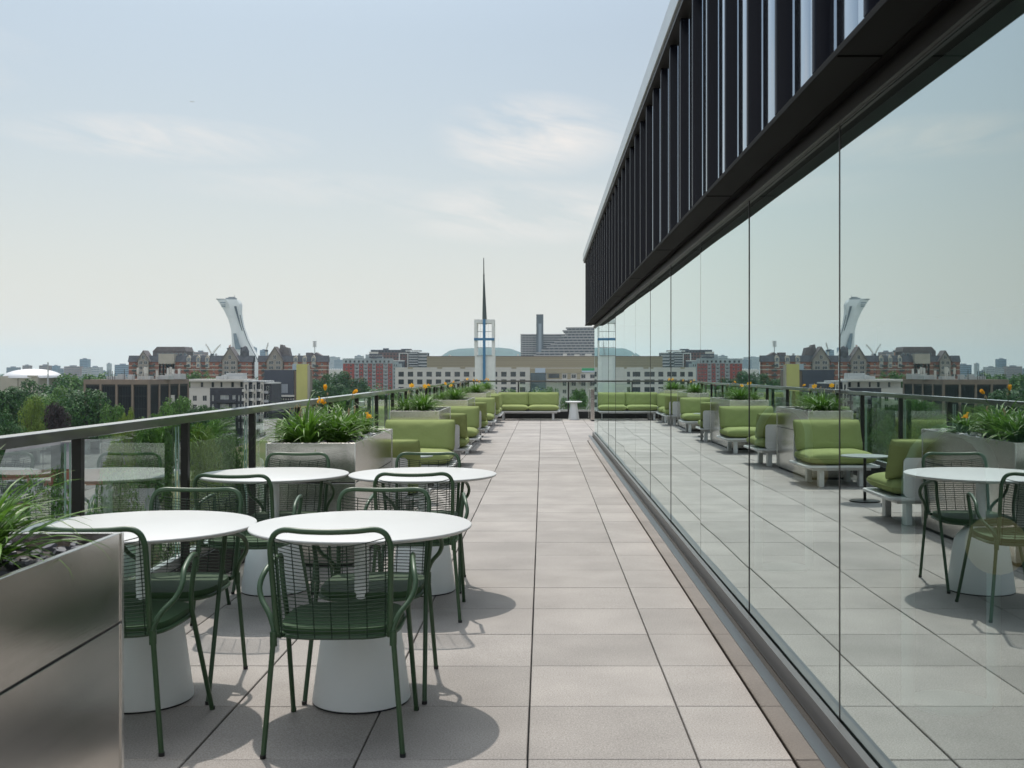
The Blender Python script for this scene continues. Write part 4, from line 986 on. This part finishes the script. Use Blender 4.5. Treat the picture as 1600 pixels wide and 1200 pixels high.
MB().box(0, X(912), .3, .98, H_-2.9, H_-.5).build('tan_band', m_tan, o)
MB().box(.2, X(853), -.3, .97, 0, H_-3.0).build('glass_wall', m_glassb, o)
k = MB()
for q in range(9): x = .4+(X(853)-.6)*q/8; k.box(x, x+.08, -.38, -.301, 0, H_-3.0)
k.build('mullions', m_dark, o)
MB().box(X(836), X(852), .0, .29, H_-2.8, H_-.4).build('pale_panel', mat('pale_blue_panel', (0.40, 0.47, 0.55), 0.6), o)
k = MB()
for pa, pb in ((857, 874), ): k.box(X(pa), X(pb), .6, .99, H_-5.6, H_-3.4)
k.build('shop_window', m_glassd, o)
for i, (pa, pb) in enumerate(((879, 885), (893, 900), (908, 915), (922, 931), (938, 946), (954, 962), (970, 978), (986, 994))):
    for q in range(4): window(o, Vector((X(pa), .80)), Vector((1, 0)), (pb-pa)*s, H_-5.7-q*4, 2.1, m_wfr, m_glassd, t=0)
k = MB(); 
for pa, pb in ((855, 878), (886.5, 892), (901.5, 907)): k.box(X(pa), X(pb), .7, .99, H_-6.2, H_-3.2)
k.build('tan_panels', m_tan, o)
MB().box(X(909), X(930), .2, .99, H_-1.7, H_-.4).build('green_sign', mat('green_sign_strip', (0.03, 0.30, 0.12), 0.6), o)
MB().box(X(909), X(930), .2, .98, H_-2.6, H_-1.72).build('pale_sign', mat('pale_blue_panel', (0.4, 0.47, 0.55)), o)
MB().box(X(854), X(925), -4.5, .69, H_-6.9, H_-6.4).build('canopy', m_wfr, o)
for q in (0, 1, 2, 3, 4): MB().box(X(856+15*q)-.1, X(856+15*q)+.1, -4.3, -4.1, 0, H_-6.91).build('canopy_post', m_wfr, o)
d = 640; s = d/F
o = broot('tan_works_hall', 667, d, 0, 'long windowless tan corrugated hall behind the white office')
W_ = 350*s; H2 = zt(556.6, d)-G
MB().box(0, W_, 0, 30, 0, H2).build('wall', m_tan, o)
k = MB(); k.box(-.1, W_+.1, -.2, -.003, H2-.35, H2+.1); k.build('roof_edge', m_brownc, o)
k = MB()
for i in range(5): z = H2-1.3-i*1.35; k.box(0, W_, -.10, -.002, z-.05, z+.10)
for i in range(28): x = i*1.05; k.box(x, x+.10, -.13, -.101, H2-8, H2-.4)
k.build('wall_ribs', mat('tan_ribs', (0.24, 0.20, 0.14), 0.8), o)
k = MB()
for px, w2, h in ((880, 6, 1.6), (898, 8, 1.2), (915, 10, 1.5), (700, 3, .8), (808, 2, 1.3)): k.box((px-667)*s, (px-667+w2)*s, 4, 8, H2, H2+h)
k.build('roof_plant', m_wfr, o)

# --- white open frame bell tower with blue cross and spire
d = 500; s = d/F
o = broot('church_bell_tower', 756.5, d, 0, 'white open frame church tower with a blue cross and tall dark spire', 'tower')
Z = lambda py: zt(py, d)-G; X = lambda px: (px-756.5)*s; m_tw = mat('white_tower_paint', (0.70, 0.70, 0.67), 0.7, var=0.06, scale=0.5); m_blue = mat('blue_cross_paint', (0.045, 0.17, 0.32), 0.6)
k = MB(); k.box(X(742.0), X(773), 0, 8.5, 0, Z(556)); k.build('shaft', m_tw, o)
k = MB()
for a, c in ((741, 745.4), (768.4, 772.4)):
    for y_ in (-.2, 7.2): k.box(X(a), X(c), y_, y_+1.5, Z(556)+.002, Z(505))
k.box(X(741), X(772.4), -.2, 8.7, Z(505)+.002, Z(499)); k.build('open_frame', m_tw, o, bevel=.03)
k = MB()
for px in (750.5, 762.5): k.box(X(px)-.03, X(px)+.03, 3, 3.1, Z(556), Z(505))
for py in (518, 543): k.box(X(745.4), X(768.4), -.1, .3, Z(py)-.12, Z(py)+.12)
k.box(X(745), X(769), -.3, 8.8, Z(556.2), Z(555)); k.build('cross_bars', m_balc, o)
k = MB(); k.box(X(754.6), X(758.8), -1.1, -.25, 0, Z(499)); k.build('cross_upright', m_blue, o)
k = MB(); k.box(X(740.8), X(754.5), -1.0, -.21, Z(532), Z(528.2)); k.box(X(758.9), X(772.6), -1.0, -.21, Z(532), Z(528.2)); k.build('cross_arm', m_blue, o)
k = MB(); zs, zz2 = Z(506), Z(429.5)
def frus(k, x0, x1, y0, y1, za, a0, a1, b0, b1, zb): k.add([(x0,y0,za),(x1,y0,za),(x1,y1,za),(x0,y1,za),(a0,b0,zb),(a1,b0,zb),(a1,b1,zb),(a0,b1,zb)], [(0,3,2,1),(4,5,6,7),(0,1,5,4),(1,2,6,5),(2,3,7,6),(3,0,4,7)])
frus(k, X(752.8), X(760.2), 3.2, 5.4, zs, X(754.2), X(756.2), 4, 4.6, zz2); k.build('spire', mat('dark_copper_spire', (0.030, 0.042, 0.040), 0.55), o)
k = MB(); k.box(X(753.8), X(756.8), 3.9, 4.7, zz2, zz2+.4); k.tube([(X(755.2), 4.3, zz2+.4), (X(755.0), 4.3, Z(401.5))], [.26, .18], 8); k.build('spire_mast', m_dark, o)

# --- stepped pyramid residences with service tower
d = 1500; s = d/F
o = broot('stepped_residence', 813, d, 0, 'huge stepped residential complex with ribbon balconies and a dark lift tower')
Z = lambda py: zt(py, d)-G; X = lambda px: (px-813)*s
m_py = mat('grey_beige_concrete', (0.34, 0.32, 0.32), 0.8); m_pyd = mat('dark_recess_glass', (0.05, 0.055, 0.075), 0.4, var=0.3, scale=0.1)  # dark glazing colour between the balcony bands
k = MB(); kd = MB(); ybase = 622
for i in range(28):
    py = 522.0+3.45*i; zb = Z(py); za = Z(py+1.7)
    k.box(0, X(884), -1, 14, za, zb)
    kd.box(1, X(883), 0.6, 13, Z(py+3.45), za)
    if i < 13:
        for q in range(7): x = X(816+q*5); k.box(x, x+.5, -.5, .59, Z(py+3.45), za)
k.build('left_terraces', m_py, o); kd.build('left_glazing', m_pyd, o)
k = MB(); kd = MB(); steps = [(512, 884), (516.6, 879), (521.2, 883), (525.8, 877), (530.4, 872), (535, 866), (539.6, 860), (544.2, 854), (548.8, 846), (553.4, 838), (558, 834)]
for i in range(22):
    py = 512+4.3*i; xa = steps[i][1] if i < len(steps) else 830; bow = 8
    n = 10; zb, za, zn = Z(py), Z(py+2.0), Z(py+4.3)
    poly = [(X(xa)+(X(1000)-X(xa))*q/n, -14-bow*sin(pi*q/n)) for q in range(n+1)]+[(X(1000), 6), (X(xa), 6)]
    k.prism(poly, za, zb); poly2 = [(x+(1.5 if q == 0 else 0), y_+1.6) for q, (x, y_) in enumerate(poly[:n+1])]+[(X(1000), 5), (X(xa)+1.5, 5)]
    kd.prism(poly2, zn, za)
    for q in range(1, 40, 2): t_ = q/40; x = X(xa)+(X(1000)-X(xa))*t_; k.box(x, x+.7, -14-bow*sin(pi*t_)+.4, -14-bow*sin(pi*t_)+1.8, zn, za)
k.build('right_terraces', m_py, o); kd.build('right_glazing', m_pyd, o)
MB().box(X(838), X(849), -6, 6, 0, Z(491.5)).build('lift_tower', mat('dark_grey_tower', (0.10, 0.11, 0.125), 0.7), o)
MB().box(X(841.5), X(846), -6.6, -6.01, 0, Z(506)).build('pale_strip', mat('blue_grey_strip', (0.24, 0.27, 0.31), 0.7), o)

# --- white domed arena
d = 520; s = d/F
o = broot('domed_arena', 51.5, d, 0, 'round pale arena with a shallow shining white dome above the treetops', 'building')
Z = lambda py: zt(py, d)-G
k = MB(); k.lathe([(11, 0), (11, Z(589)), (11.3, Z(587))], seg=48); k.build('drum_wall', m_stone, o, smooth=True)
R_ = 43.5*s; h0, h1 = Z(590.5), Z(576.3)
k = MB(); k.lathe([(R_*cos(t), h0+(h1-h0)*sin(t)) for t in [pi/2*i/12 for i in range(12)]]+[(.05, h1)], seg=64); k.build('dome_roof', mat('white_dome_metal', (0.72, 0.70, 0.69), 0.35, metal=0.4), o, smooth=True)
k = MB(); k.box(-10, -3, -11.9, -6, 0, Z(587.5)); k.box(-1, 8, -12.4, -6, 0, Z(589)); k.box(3.5, 7.5, -13, -6, Z(589), Z(586.5)); k.box(-7.6, -1.3, -12.6, -6, 0, Z(590)); k.build('side_blocks', m_stone, o)
for q in range(2): window(o, Vector((.2+1.2*q, -12.45)), Vector((1, 0)), .6, Z(598.5), 1.0, t=0)

# --- far skyline
m_far = [mat('far_tower_a', (0.20, 0.23, 0.27), 0.6, var=0.1), mat('far_tower_b', (0.38, 0.38, 0.38), 0.7, var=0.1), mat('far_tower_c', (0.27, 0.20, 0.19), 0.7, var=0.1), mat('far_tower_d', (0.14, 0.20, 0.28), 0.4, var=0.1)]
sky_b = [(10, 27, 574, 2600, 0, 'wide low far building at the far left of the skyline behind the dome'), (35, 45, 571, 2600, 2, 'small brownish far block above the left of the dome'), (61, 75, 571, 2300, 2, 'brown far block above the right shoulder of the dome'),
    (81, 90, 571.5, 2900, 3, 'small blue far block right of the dome'), (100, 125, 572.5, 2300, 2, 'broad greyish brown far building beside the tall blue tower'), (124.3, 137, 561, 2700, 3, 'tallest blue far tower on the left skyline'),
    (128, 137, 575, 2200, 1, 'pale low far block in front of the tall blue tower'), (138, 156, 573.5, 2500, 1, 'pale low far block right of the tall blue tower'), (166.5, 171, 568, 3200, 1, 'slim pale far tower standing alone'),
    (179, 201, 570, 2200, 3, 'blue far building touching the left end of the brick block'), (288, 300, 549, 2000, 1, 'pale far block behind the brick block, beside the orange crane'), (303, 320, 550, 1700, 2, 'brown rooftop block behind the brick block near the cranes'),
    (393, 399, 543, 3000, 3, 'pale blue far tower just right of the leaning tower'), (406, 416, 547, 2600, 3, 'pale blue far block left of the gabled roof'), (510, 530, 558, 3600, 1, 'pale blue far block between the brick block and the red flats'), (522, 535, 562, 3200, 0, 'low hazy far building left of the red flats'),
    (554, 567, 556, 2800, 1, 'pale far block peeping above the red flats'), (155, 165, 580, 2600, 0, 'very low hazy far block between slim tower and pale block'), (90, 99, 577, 2500, 0, 'low hazy far block just right of the dome')]
for pa, pb, py, d, mi, lab in sky_b:
    s = d/F; o = broot('far_building', pa, d, 0, lab, 'building', 'hazy buildings on the far skyline'); W_ = (pb-pa)*s; H_ = zt(py, d)-G
    MB().box(0, W_, 0, 18, 0, H_).build('wall', m_far[mi], o)
    k = MB(); n = int(H_/4)
    for i in range(n): k.box(.5, W_-.5, -.12, -.003, H_-2.6-i*4, H_-1.2-i*4)
    k.build('window_bands', m_glassb, o)
    MB().box(W_*.3, W_*.65, 4, 12, H_, H_+2.4).build('roof_plant', m_far[0], o)
d = 1500; s = d/F
o = broot('stadium_hall', 512, d, 0, 'long low white roofed hall between the brick block and the red flats')
MB().box(0, 26*s, 0, 30, 0, zt(577.5, d)-G).build('wall', m_wpanel, o)
k = MB()
for i in range(7): k.lathe([(1.2, zt(577.5, d)-G), (.9, zt(576.4, d)-G), (.1, zt(575.8, d)-G)], (3+3.4*i)*s, 6, 10)
k.build('roof_domes', m_wfr, o)
# cranes, masts
def crane(px, py0, ang, Lp, d, label, mt_):
    s = d/F; o = root('tower_crane', (at(px, d), d, G), 0, label, 'crane', 'luffing cranes over the brick block'); z0 = zt(py0, d)-G
    k = MB(); k.tube([(0, 0, 0), (0, 0, z0)], 1.0, 4); k.build('mast', mt_, o)
    k = MB(); e = (Lp*s*math.sin(R(ang)), 0, z0+Lp*s*math.cos(R(ang))); k.tube([(0, 0, z0), e], .75, 4); k.tube([(0, 0, z0+3), (e[0]*.5, 0, z0+(e[2]-z0)*.5+2.5), e], .35, 4); k.build('jib', mt_, o)
    k = MB(); k.box(-2.2, 2.2, -1.2, 1.2, z0-1.2, z0+1.4); k.tube([e, (e[0], 0, e[2]-6*s)], .12, 4); k.build('cab', m_char, o)
m_red = mat('orange_crane_paint', (0.42, 0.18, 0.12), 0.7)
crane(332, 554, 38, 20, 1600, 'pale luffing crane leaning right above the brick block', m_wpanel); crane(331, 555, -28, 20, 1700, 'pale luffing crane leaning left above the brick block', m_wpanel)
crane(300, 549, -55, 11, 1650, 'orange crane jib pointing up left beside the pale far block', m_red); crane(357, 545, 30, 7, 1700, 'small orange crane tip just left of the leaning tower', m_red); crane(416, 548, 14, 13, 1500, 'crane jib leaning slightly right beside the gabled roof', m_wpanel)
def mast(px, py, d, wd, label, nm='floodlight_mast'):
    s = d/F; o = root(nm, (at(px, d), d, G), 0, label, 'mast'); zt_ = zt(py, d)-G
    k = MB(); k.tube([(0, 0, 0), (0, 0, zt_)], .35, 6); k.build('pole', m_mech, o)
    if wd:
        k = MB()
        for r in range(5):
            for c in range(3): k.box((c-1.5)*wd*s/3, (c-.6)*wd*s/3, -.5, .5, zt_-9*s+r*1.9*s, zt_-9*s+r*1.9*s+1.4*s)
        k.build('lamp_bank', m_mech, o)
mast(491.8, 533, 900, 5.5, 'stadium floodlight mast above the right end of the gabled brick block'); mast(75, 566, 500, 0, 'thin pole with a flat top right of the dome', 'street_light_mast'); mast(803, 541, 6000, 0, 'slim white mast on the slope of the far hill', 'radio_mast'); mast(779, 528, 6600, 0, 'radio mast standing on the far hill behind the church tower', 'radio_mast')

# --- hill
k = MB(); d = 6700; s = d/F; vs = []; fs = []; prof_ = [(560, 582), (640, 571), (676, 560), (690, 556), (702, 548), (716, 545), (735, 544), (758, 543.5), (780, 543), (798, 545), (815, 551), (850, 557), (900, 561), (960, 575)]
for px, py in prof_:
    zc = zt(py, d); x = at(px, d); vs += [(x, d-900, G), (x, d-350, G+(zc-G)*.75), (x, d, zc), (x, d+900, G)]
for i in range(len(prof_)-1):
    for q in range(3): fs.append((4*i+q, 4*i+4+q, 4*i+5+q, 4*i+1+q))
k.add(vs, fs); k.build('hill', mat('wooded_hill', (0.018, 0.045, 0.032), 0.95, var=0.4, scale=0.01), kind='structure', smooth='full')

# --- airliner
o = root('airliner', (at(300, 9000), 9000, zt(159, 9000)), R(20), 'tiny distant airliner high in the hazy sky', 'plane')
k = MB(); k.tube([(-20, 0, 0), (-17, 0, .3), (12, 0, 0), (19, 0, .8)], [.5, 2.0, 2.0, .5], 10); k.build('fuselage', m_wfr, o, smooth=True)
k = MB(); k.prism([(-3, 0), (2, 0), (8, 17), (5.5, 17)], -.2, .2); k.prism([(-3, 0), (2, 0), (8, -17), (5.5, -17)], -.21, .19); k.build('wings', m_mech, o)
k = MB(); k.prism([(14, 0), (18, 0), (20, 5.5), (18, 5.5)], -.2, .2, axis='y'); k.build('tail_fin', m_mech, o)

# ------------------------------------------------------------------ trees
def crown_mesh(seed, n, leaf, nblob=26, shape=1.0):
    rr = random.Random(seed); k = MB(); blobs = []
    for i in range(nblob):
        t = rr.random(); a = rr.uniform(0, 2*pi); z = -0.75+1.55*rr.random(); rad = math.sqrt(max(0, 1-(z*.95)**2))*rr.uniform(.25, .78)
        blobs.append((rad*cos(a), rad*sin(a), z*shape, rr.uniform(.22, .40)))
    blobs.append((0, 0, -.1, .55)); blobs.append((0, 0, .3, .45))
    for i in range(n):
        bx, by, bz, br = rr.choice(blobs)
        d_ = Vector((rr.gauss(0, 1), rr.gauss(0, 1), rr.gauss(0, 1)+.25)).normalized(); r = br*rr.uniform(.72, 1.06)
        c = Vector((bx, by, bz))+d_*r; nrm = (d_+Vector((rr.uniform(-.7, .7), rr.uniform(-.7, .7), rr.uniform(-.2, .9)))).normalized()
        t1 = nrm.orthogonal().normalized(); t1.rotate(Matrix.Rotation(rr.uniform(0, 6.28), 3, nrm)); t2 = nrm.cross(t1); l = leaf*rr.uniform(.6, 1.3)
        k.add([c-t1*l, c+t2*l*.55, c+t1*l, c-t2*l*.55], [(0, 1, 2, 3)])
    return k
m_f1 = leafmat('dark_green_foliage', (0.026, 0.078, 0.018), (0.048, 0.118, 0.026), 0.2, 0.6, 0.4)
m_f2 = leafmat('mid_green_foliage', (0.060, 0.140, 0.024), (0.100, 0.200, 0.038), 0.25, 0.6, 0.4)
m_f3 = leafmat('yellow_green_foliage', (0.115, 0.185, 0.025), (0.18, 0.25, 0.04), 0.3, 0.6, 0.3)
m_f4 = leafmat('purple_foliage', (0.030, 0.020, 0.020), (0.048, 0.028, 0.028), 0.15, 0.6, 0.3)
m_bark = mat('grey_bark', (0.10, 0.08, 0.06), 0.9, var=0.2)
CR = {}
def crown(mt_, var, fine):
    key = (mt_.name, var, fine)
    if key not in CR:
        n, lf = {0: (2600, .085), 1: (9000, .048), 2: (26000, .024)}[fine]
        ob = crown_mesh(50+var+10*fine, n, lf, 22+var*5).build('crown', mt_); CR[key] = ob.data; bpy.data.objects.remove(ob)
    return CR[key]
def tree(px, ytop, d, wpx, label, mt_, var=0, fine=0, base=G, hs=None, name='broadleaf_tree'):
    zt_ = zt(ytop, d); H_ = zt_-base; w_ = wpx*d/F/2; ch = hs if hs else min(H_*.49, max(w_*1.15, H_*.40))
    o = root(name, (at(px, d), d, base), rnd.uniform(0, 6), label, 'tree', 'trees between the terrace and the far blocks')
    c = link('crown', crown(mt_, var, fine), o); c.location = (0, 0, H_-ch*1.02); c.scale = (w_, w_, ch)
    k = MB(); hb = H_-ch*.6; k.tube([(0, 0, 0), (.1, .05, hb*.5), (0, 0, hb)], [w_*.075+.08, w_*.055+.06, w_*.03+.03], 8)
    for q in range(5):
        a = q*1.26; k.tube([(0, 0, hb*(.55+.07*q)), (w_*.28*cos(a), w_*.28*sin(a), hb*.86), (w_*.55*cos(a), w_*.55*sin(a), hb*1.02)], [w_*.03+.03, w_*.02+.02, .02], 6)
    k.build('trunk', m_bark, o, smooth=True)
    return o
TR = [ # px, ytop, d, width px, label, mat, var, fine
 (26, 595, 330, 84, 'dark broad tree directly below the dome drum', m_f1, 0, 1), (5, 606, 230, 96, 'dark tree touching the left edge below the dome', m_f1, 1, 1),
 (50, 622, 210, 44, 'bright yellow green tree left of the purple tree', m_f3, 2, 1), (78, 606, 260, 76, 'olive green round tree above the purple tree', m_f2, 0, 1),
 (88, 630, 190, 46, 'dark purple leaved tree among the green ones', m_f4, 1, 1), (136, 611, 215, 98, 'large dark green tree in front of the black office block', m_f1, 2, 1),
 (90, 593, 420, 60, 'dark tree behind the olive tree, left of the office block', m_f1, 3, 0), (113, 585, 520, 62, 'mid green tree rising left of the office roof', m_f2, 1, 0),
 (148, 583, 560, 56, 'green tree behind the left end of the office roof', m_f2, 2, 0), (12, 645, 150, 66, 'near dark tree at the left edge above the railing', m_f1, 0, 1),
 (178, 635, 165, 62, 'mid green tree low in front of the office columns', m_f2, 3, 1), (192, 647, 140, 30, 'small bright yellow green tree just above the rail', m_f3, 1, 1), (213, 641, 150, 34, 'bright leafy tree in front of the brown corner column', m_f3, 0, 1),
 (247, 633, 160, 66, 'green tree in front of the side wall of the office block', m_f2, 0, 1), (281, 622, 210, 58, 'tall green tree between the office block and the pale flats', m_f2, 2, 1), (312, 634, 190, 70, 'dark green tree below the pale brick flats', m_f1, 1, 1), (345, 639, 230, 62, 'olive tree below the charcoal brick flats', m_f2, 3, 1),
 (303, 581, 500, 36, 'light green tree in front of the slate roofed block', m_f2, 1, 0), (328, 583, 500, 30, 'small green tree behind the pale flats roof', m_f2, 3, 0),
 (500, 585, 470, 46, 'dark green tree right beside the yellow slab', m_f1, 0, 1), (532, 581, 520, 50, 'round green tree below the white roofed hall', m_f1, 2, 1), (559, 592, 470, 46, 'green tree in front of the red flats', m_f1, 3, 1), (520, 600, 400, 62, 'broad dark tree filling the gap behind the orange trumpets', m_f1, 1, 1),
 (838, 612, 300, 34, 'green tree behind the left half of the far sofa', m_f2, 0, 1), (862, 606, 330, 30, 'taller green tree behind the right half of the far sofa', m_f2, 2, 1), (906, 608, 280, 38, 'bright green tree behind the white side table', m_f2, 1, 1), (800, 611, 300, 26, 'small green tree behind the left back cushion of the far sofa', m_f2, 3, 1), (888, 622, 230, 44, 'low bushy tree right behind the far railing', m_f2, 3, 1),
 (60, 760, 42, 210, 'leafy tree close below the terrace, seen through the glass by the foreground planter', m_f2, 2, 2), (185, 748, 46, 150, 'leafy tree close below, seen through the glass behind the front table', m_f2, 0, 2), (-60, 720, 50, 200, 'leafy tree close below at the left edge of the railing glass', m_f1, 1, 2), (250, 775, 40, 120, 'tree top seen low through the glass behind the front railing side chair', m_f2, 1, 2),
 (345, 655, 120, 80, 'bright green tree under the rail between the second and third posts', m_f2, 0, 1), (235, 664, 105, 90, 'green tree seen through the glass beside the second post', m_f2, 3, 1), (320, 668, 100, 60, 'yellow green tree seen through the glass right of the second post', m_f3, 2, 1), (185, 690, 110, 70, 'tan green shrubby tree seen through the glass between the first two posts', m_f3, 3, 1), (93, 706, 90, 18, 'small dark round tree in a planter seen through the glass beside the first post', m_f1, 0, 1),
 (455, 690, 90, 110, 'tree seen through the railing glass behind the bloom planter', m_f2, 1, 1), (640, 632, 190, 70, 'tree seen through the railing glass beside the third planter', m_f2, 0, 1), (700, 622, 240, 60, 'tree seen through the railing glass near the far corner', m_f2, 2, 1)]
for t_ in TR: tree(*t_)
# far woodland as one mass
k = MB(); rr = random.Random(5)
def clump(k, x, y, z, r, n, lf):
    for i in range(n):
        d_ = Vector((rr.gauss(0, 1), rr.gauss(0, 1), abs(rr.gauss(0, 1)))).normalized(); c = Vector((x, y, z))+Vector((d_.x*r, d_.y*r, d_.z*r*.8))*rr.uniform(.7, 1.05)
        nrm = (d_+Vector((rr.uniform(-.6, .6), rr.uniform(-.6, .6), rr.uniform(0, .8)))).normalized(); t1 = nrm.orthogonal().normalized(); t1.rotate(Matrix.Rotation(rr.uniform(0, 6.28), 3, nrm)); t2 = nrm.cross(t1); l = lf*rr.uniform(.6, 1.3)
        k.add([c-t1*l, c+t2*l*.6, c+t1*l, c-t2*l*.6], [(0, 1, 2, 3)])
for q in range(620):
    d = 380*math.exp(rr.uniform(0, 2.3)); px = rr.uniform(-120, 640) if rr.random() < .8 else rr.uniform(640, 1100)
    x = at(px, d); h = rr.uniform(8, 13); r = rr.uniform(5, 9)
    if abs(d-640) < 40 and px > 190: continue
    if abs(d-560) < 30 and px > 600: continue
    if 340 < d < 385 and 270 < px < 440: continue
    if 385 < d < 450 and 400 < px < 490: continue
    if 480 < d < 560 and -5 < px < 110: continue
    if 480 < d < 530 and 730 < px < 785: continue
    if 830 < d < 880 and 525 < px < 640: continue
    if 1020 < d < 1080 and px > 560: continue
    clump(k, x, d, G+h-r*.5, r, 60 if d < 900 else 34, .9 if d < 900 else 1.5)
tag(k.build('woodland', m_f1), 'dark green tree canopy spreading between the far buildings', 'trees', kind='stuff')

# ------------------------------------------------------------------ low buildings nearby
def house(x, y, rz, w_, dp, h, label, wm, rm, gable=True, chim=False, nw=2):
    o = root('house' if gable else 'low_building', (x, y, G), R(rz), label, 'house' if gable else 'building')
    rw = [(h-2.4-i*3.0, h-.9-i*3.0) for i in range(max(1, int(h/3)))][::-1]
    rw = [r_ for r_ in rw if r_[0] > .5]
    facade(o, (-w_/2, -dp/2), (w_/2, -dp/2), 0, h, wm, grid(w_, nw, 1.2), rw, frame=m_wfr, gl=m_glassb)
    facade(o, (w_/2, -dp/2), (w_/2, dp/2), 0, h, wm, grid(dp, 2, 1.2), rw, frame=m_wfr, gl=m_glassb)
    MB().box(-w_/2+.0, w_/2-.36, -dp/2+.36, dp/2, 0, h-.02).build('core', wm, o)
    k = MB()
    if gable: k.prism([(-dp/2-.4, h), (dp/2+.4, h), (0, h+dp*.36)], -w_/2-.3, w_/2+.3, axis='x')
    else:
        k.box(-w_/2-.05, w_/2+.05, -dp/2-.05, dp/2+.05, h, h+.3)
        k.box(-w_/4, -w_/4+1.6, 0, 1.4, h+.3, h+1.2); k.box(w_/5, w_/5+1.1, 1, 2.1, h+.3, h+1.0)
    k.build('roof', rm, o)
    if chim: MB().box(-.5, .5, -.4, .4, h+dp*.2, h+dp*.36+1.2).build('chimney', m_wpanel, o)
    return o
m_droof = mat('dark_shingle_roof', (0.12, 0.12, 0.125), 0.9, var=0.15, scale=1.0)
hx = lambda px, d: at(px, d)
house(hx(104, 118), 118, 12, 11, 8, 11.0, 'house with a grey hipped roof and pale chimney just above the rail', m_brick, m_droof, True, True)
house(hx(45, 175), 175, 5, 20, 10, 8.0, 'long flat dark shed among the trees above the left rail', m_char, m_roofg, False)
house(hx(60, 150), 150, 2, 22, 6, 4.5, 'low pale flat roofed garage row beyond the left rail', m_lot, m_roofg, False)
house(hx(134, 100), 100, 6, 8, 8, 9.5, 'small flat roofed brick building right of the grey roofed house', m_brick, m_wpanel, False)
house(hx(55, 85), 85, 14, 10, 9, 11.5, 'brick flats with pale bays seen through the glass left of the first post', m_brick, m_droof, False, nw=3)
house(hx(15, 70), 70, 14, 7, 9, 9.5, 'building with blue glazing seen through the glass at the left edge', mat('blue_glazing', (0.08, 0.20, 0.28), 0.3), m_droof, False)
house(hx(150, 82), 82, 10, 8, 8, 9.5, 'brick house seen through the glass just right of the first post', m_brick, m_droof, True)
house(hx(228, 70), 70, 20, 12, 9, 5.5, 'low flat roof crowded with plant seen through the glass by the second post', m_brownc, m_mech, False)
house(hx(300, 66), 66, 20, 9, 9, 5.0, 'low flat roofed building seen through the glass right of the second post', m_brick, m_roofg, False)
house(hx(385, 62), 62, 8, 5, 5, 5.6, 'small red brick kiosk with a pale pyramid like roof seen beside the third post', m_brick2, m_wfr, True)
house(hx(470, 130), 130, 0, 16, 12, 9, 'pale flat roofed building seen through the glass behind the orange blooms', m_lot, m_wpanel, False, nw=4)
house(hx(590, 210), 210, 0, 26, 14, 10, 'low pale warehouse seen through the glass beside the third planter', m_lot, m_wpanel, False, nw=5)
# parked cars in the lots below
def make_car(label, mt_):
    o = root('parked_car', (0, 0, 0), 0, label, 'car', 'cars parked below the terrace')
    k = MB(); k.prism([(-2.2, .35), (2.2, .35), (2.25, .75), (1.3, .92), (.7, 1.42), (-1.1, 1.46), (-1.9, .98), (-2.25, .85)], -.88, .88, axis='y'); k.build('body', mt_, o, bevel=.06)
    k = MB(); k.prism([(1.15, .95), (.62, 1.36), (-1.05, 1.39), (-1.7, .98)], -.89, .89, axis='y'); k.build('windows', m_glassd, o)
    for x in (-1.35, 1.4):
        for y_ in (-.80, .80): MB().prism([(x+.33*cos(2*pi*i/16), .33+.33*sin(2*pi*i/16)) for i in range(16)], y_-.1, y_+.1, axis='y').build('wheel', m_black, o)
    return o
cars = [(128, 712, 'dark parked car seen through the glass right of the first post', m_char), (300, 704, 'white parked car in the lot seen through the glass', m_wfr), (420, 668, 'silver parked car below the third post', m_mech), (455, 664, 'blue parked car beside the bloom planter', mat('blue_car_paint', (0.05, 0.12, 0.25), 0.3))]
for px, py, lab, mt_ in cars:
    x, y_ = P2D(px, py); c = make_car(lab, mt_); c.location = (x, y_, G+.04); c.rotation_euler = (0, 0, rnd.uniform(-.3, .3))

# ------------------------------------------------------------------ summer haze between us and the horizon
hz_m = bpy.data.materials.new('haze_air'); hz_m.use_nodes = True; t = hz_m.node_tree; t.nodes.clear()
o_ = t.nodes.new('ShaderNodeOutputMaterial'); pv = t.nodes.new('ShaderNodeVolumePrincipled'); pv.inputs['Color'].default_value = (0.64, 0.86, 1.0, 1); pv.inputs['Density'].default_value = 0.000065
pv.inputs['Anisotropy'].default_value = 0.1; t.links.new(pv.outputs[0], o_.inputs['Volume'])
hb = MB().box(-9100, 9100, -3100, 9100, G-1.2, 185).build('haze', hz_m); hb['kind'] = 'stuff'; tag(hb, 'thin pale summer haze over the city', 'haze', kind='stuff')
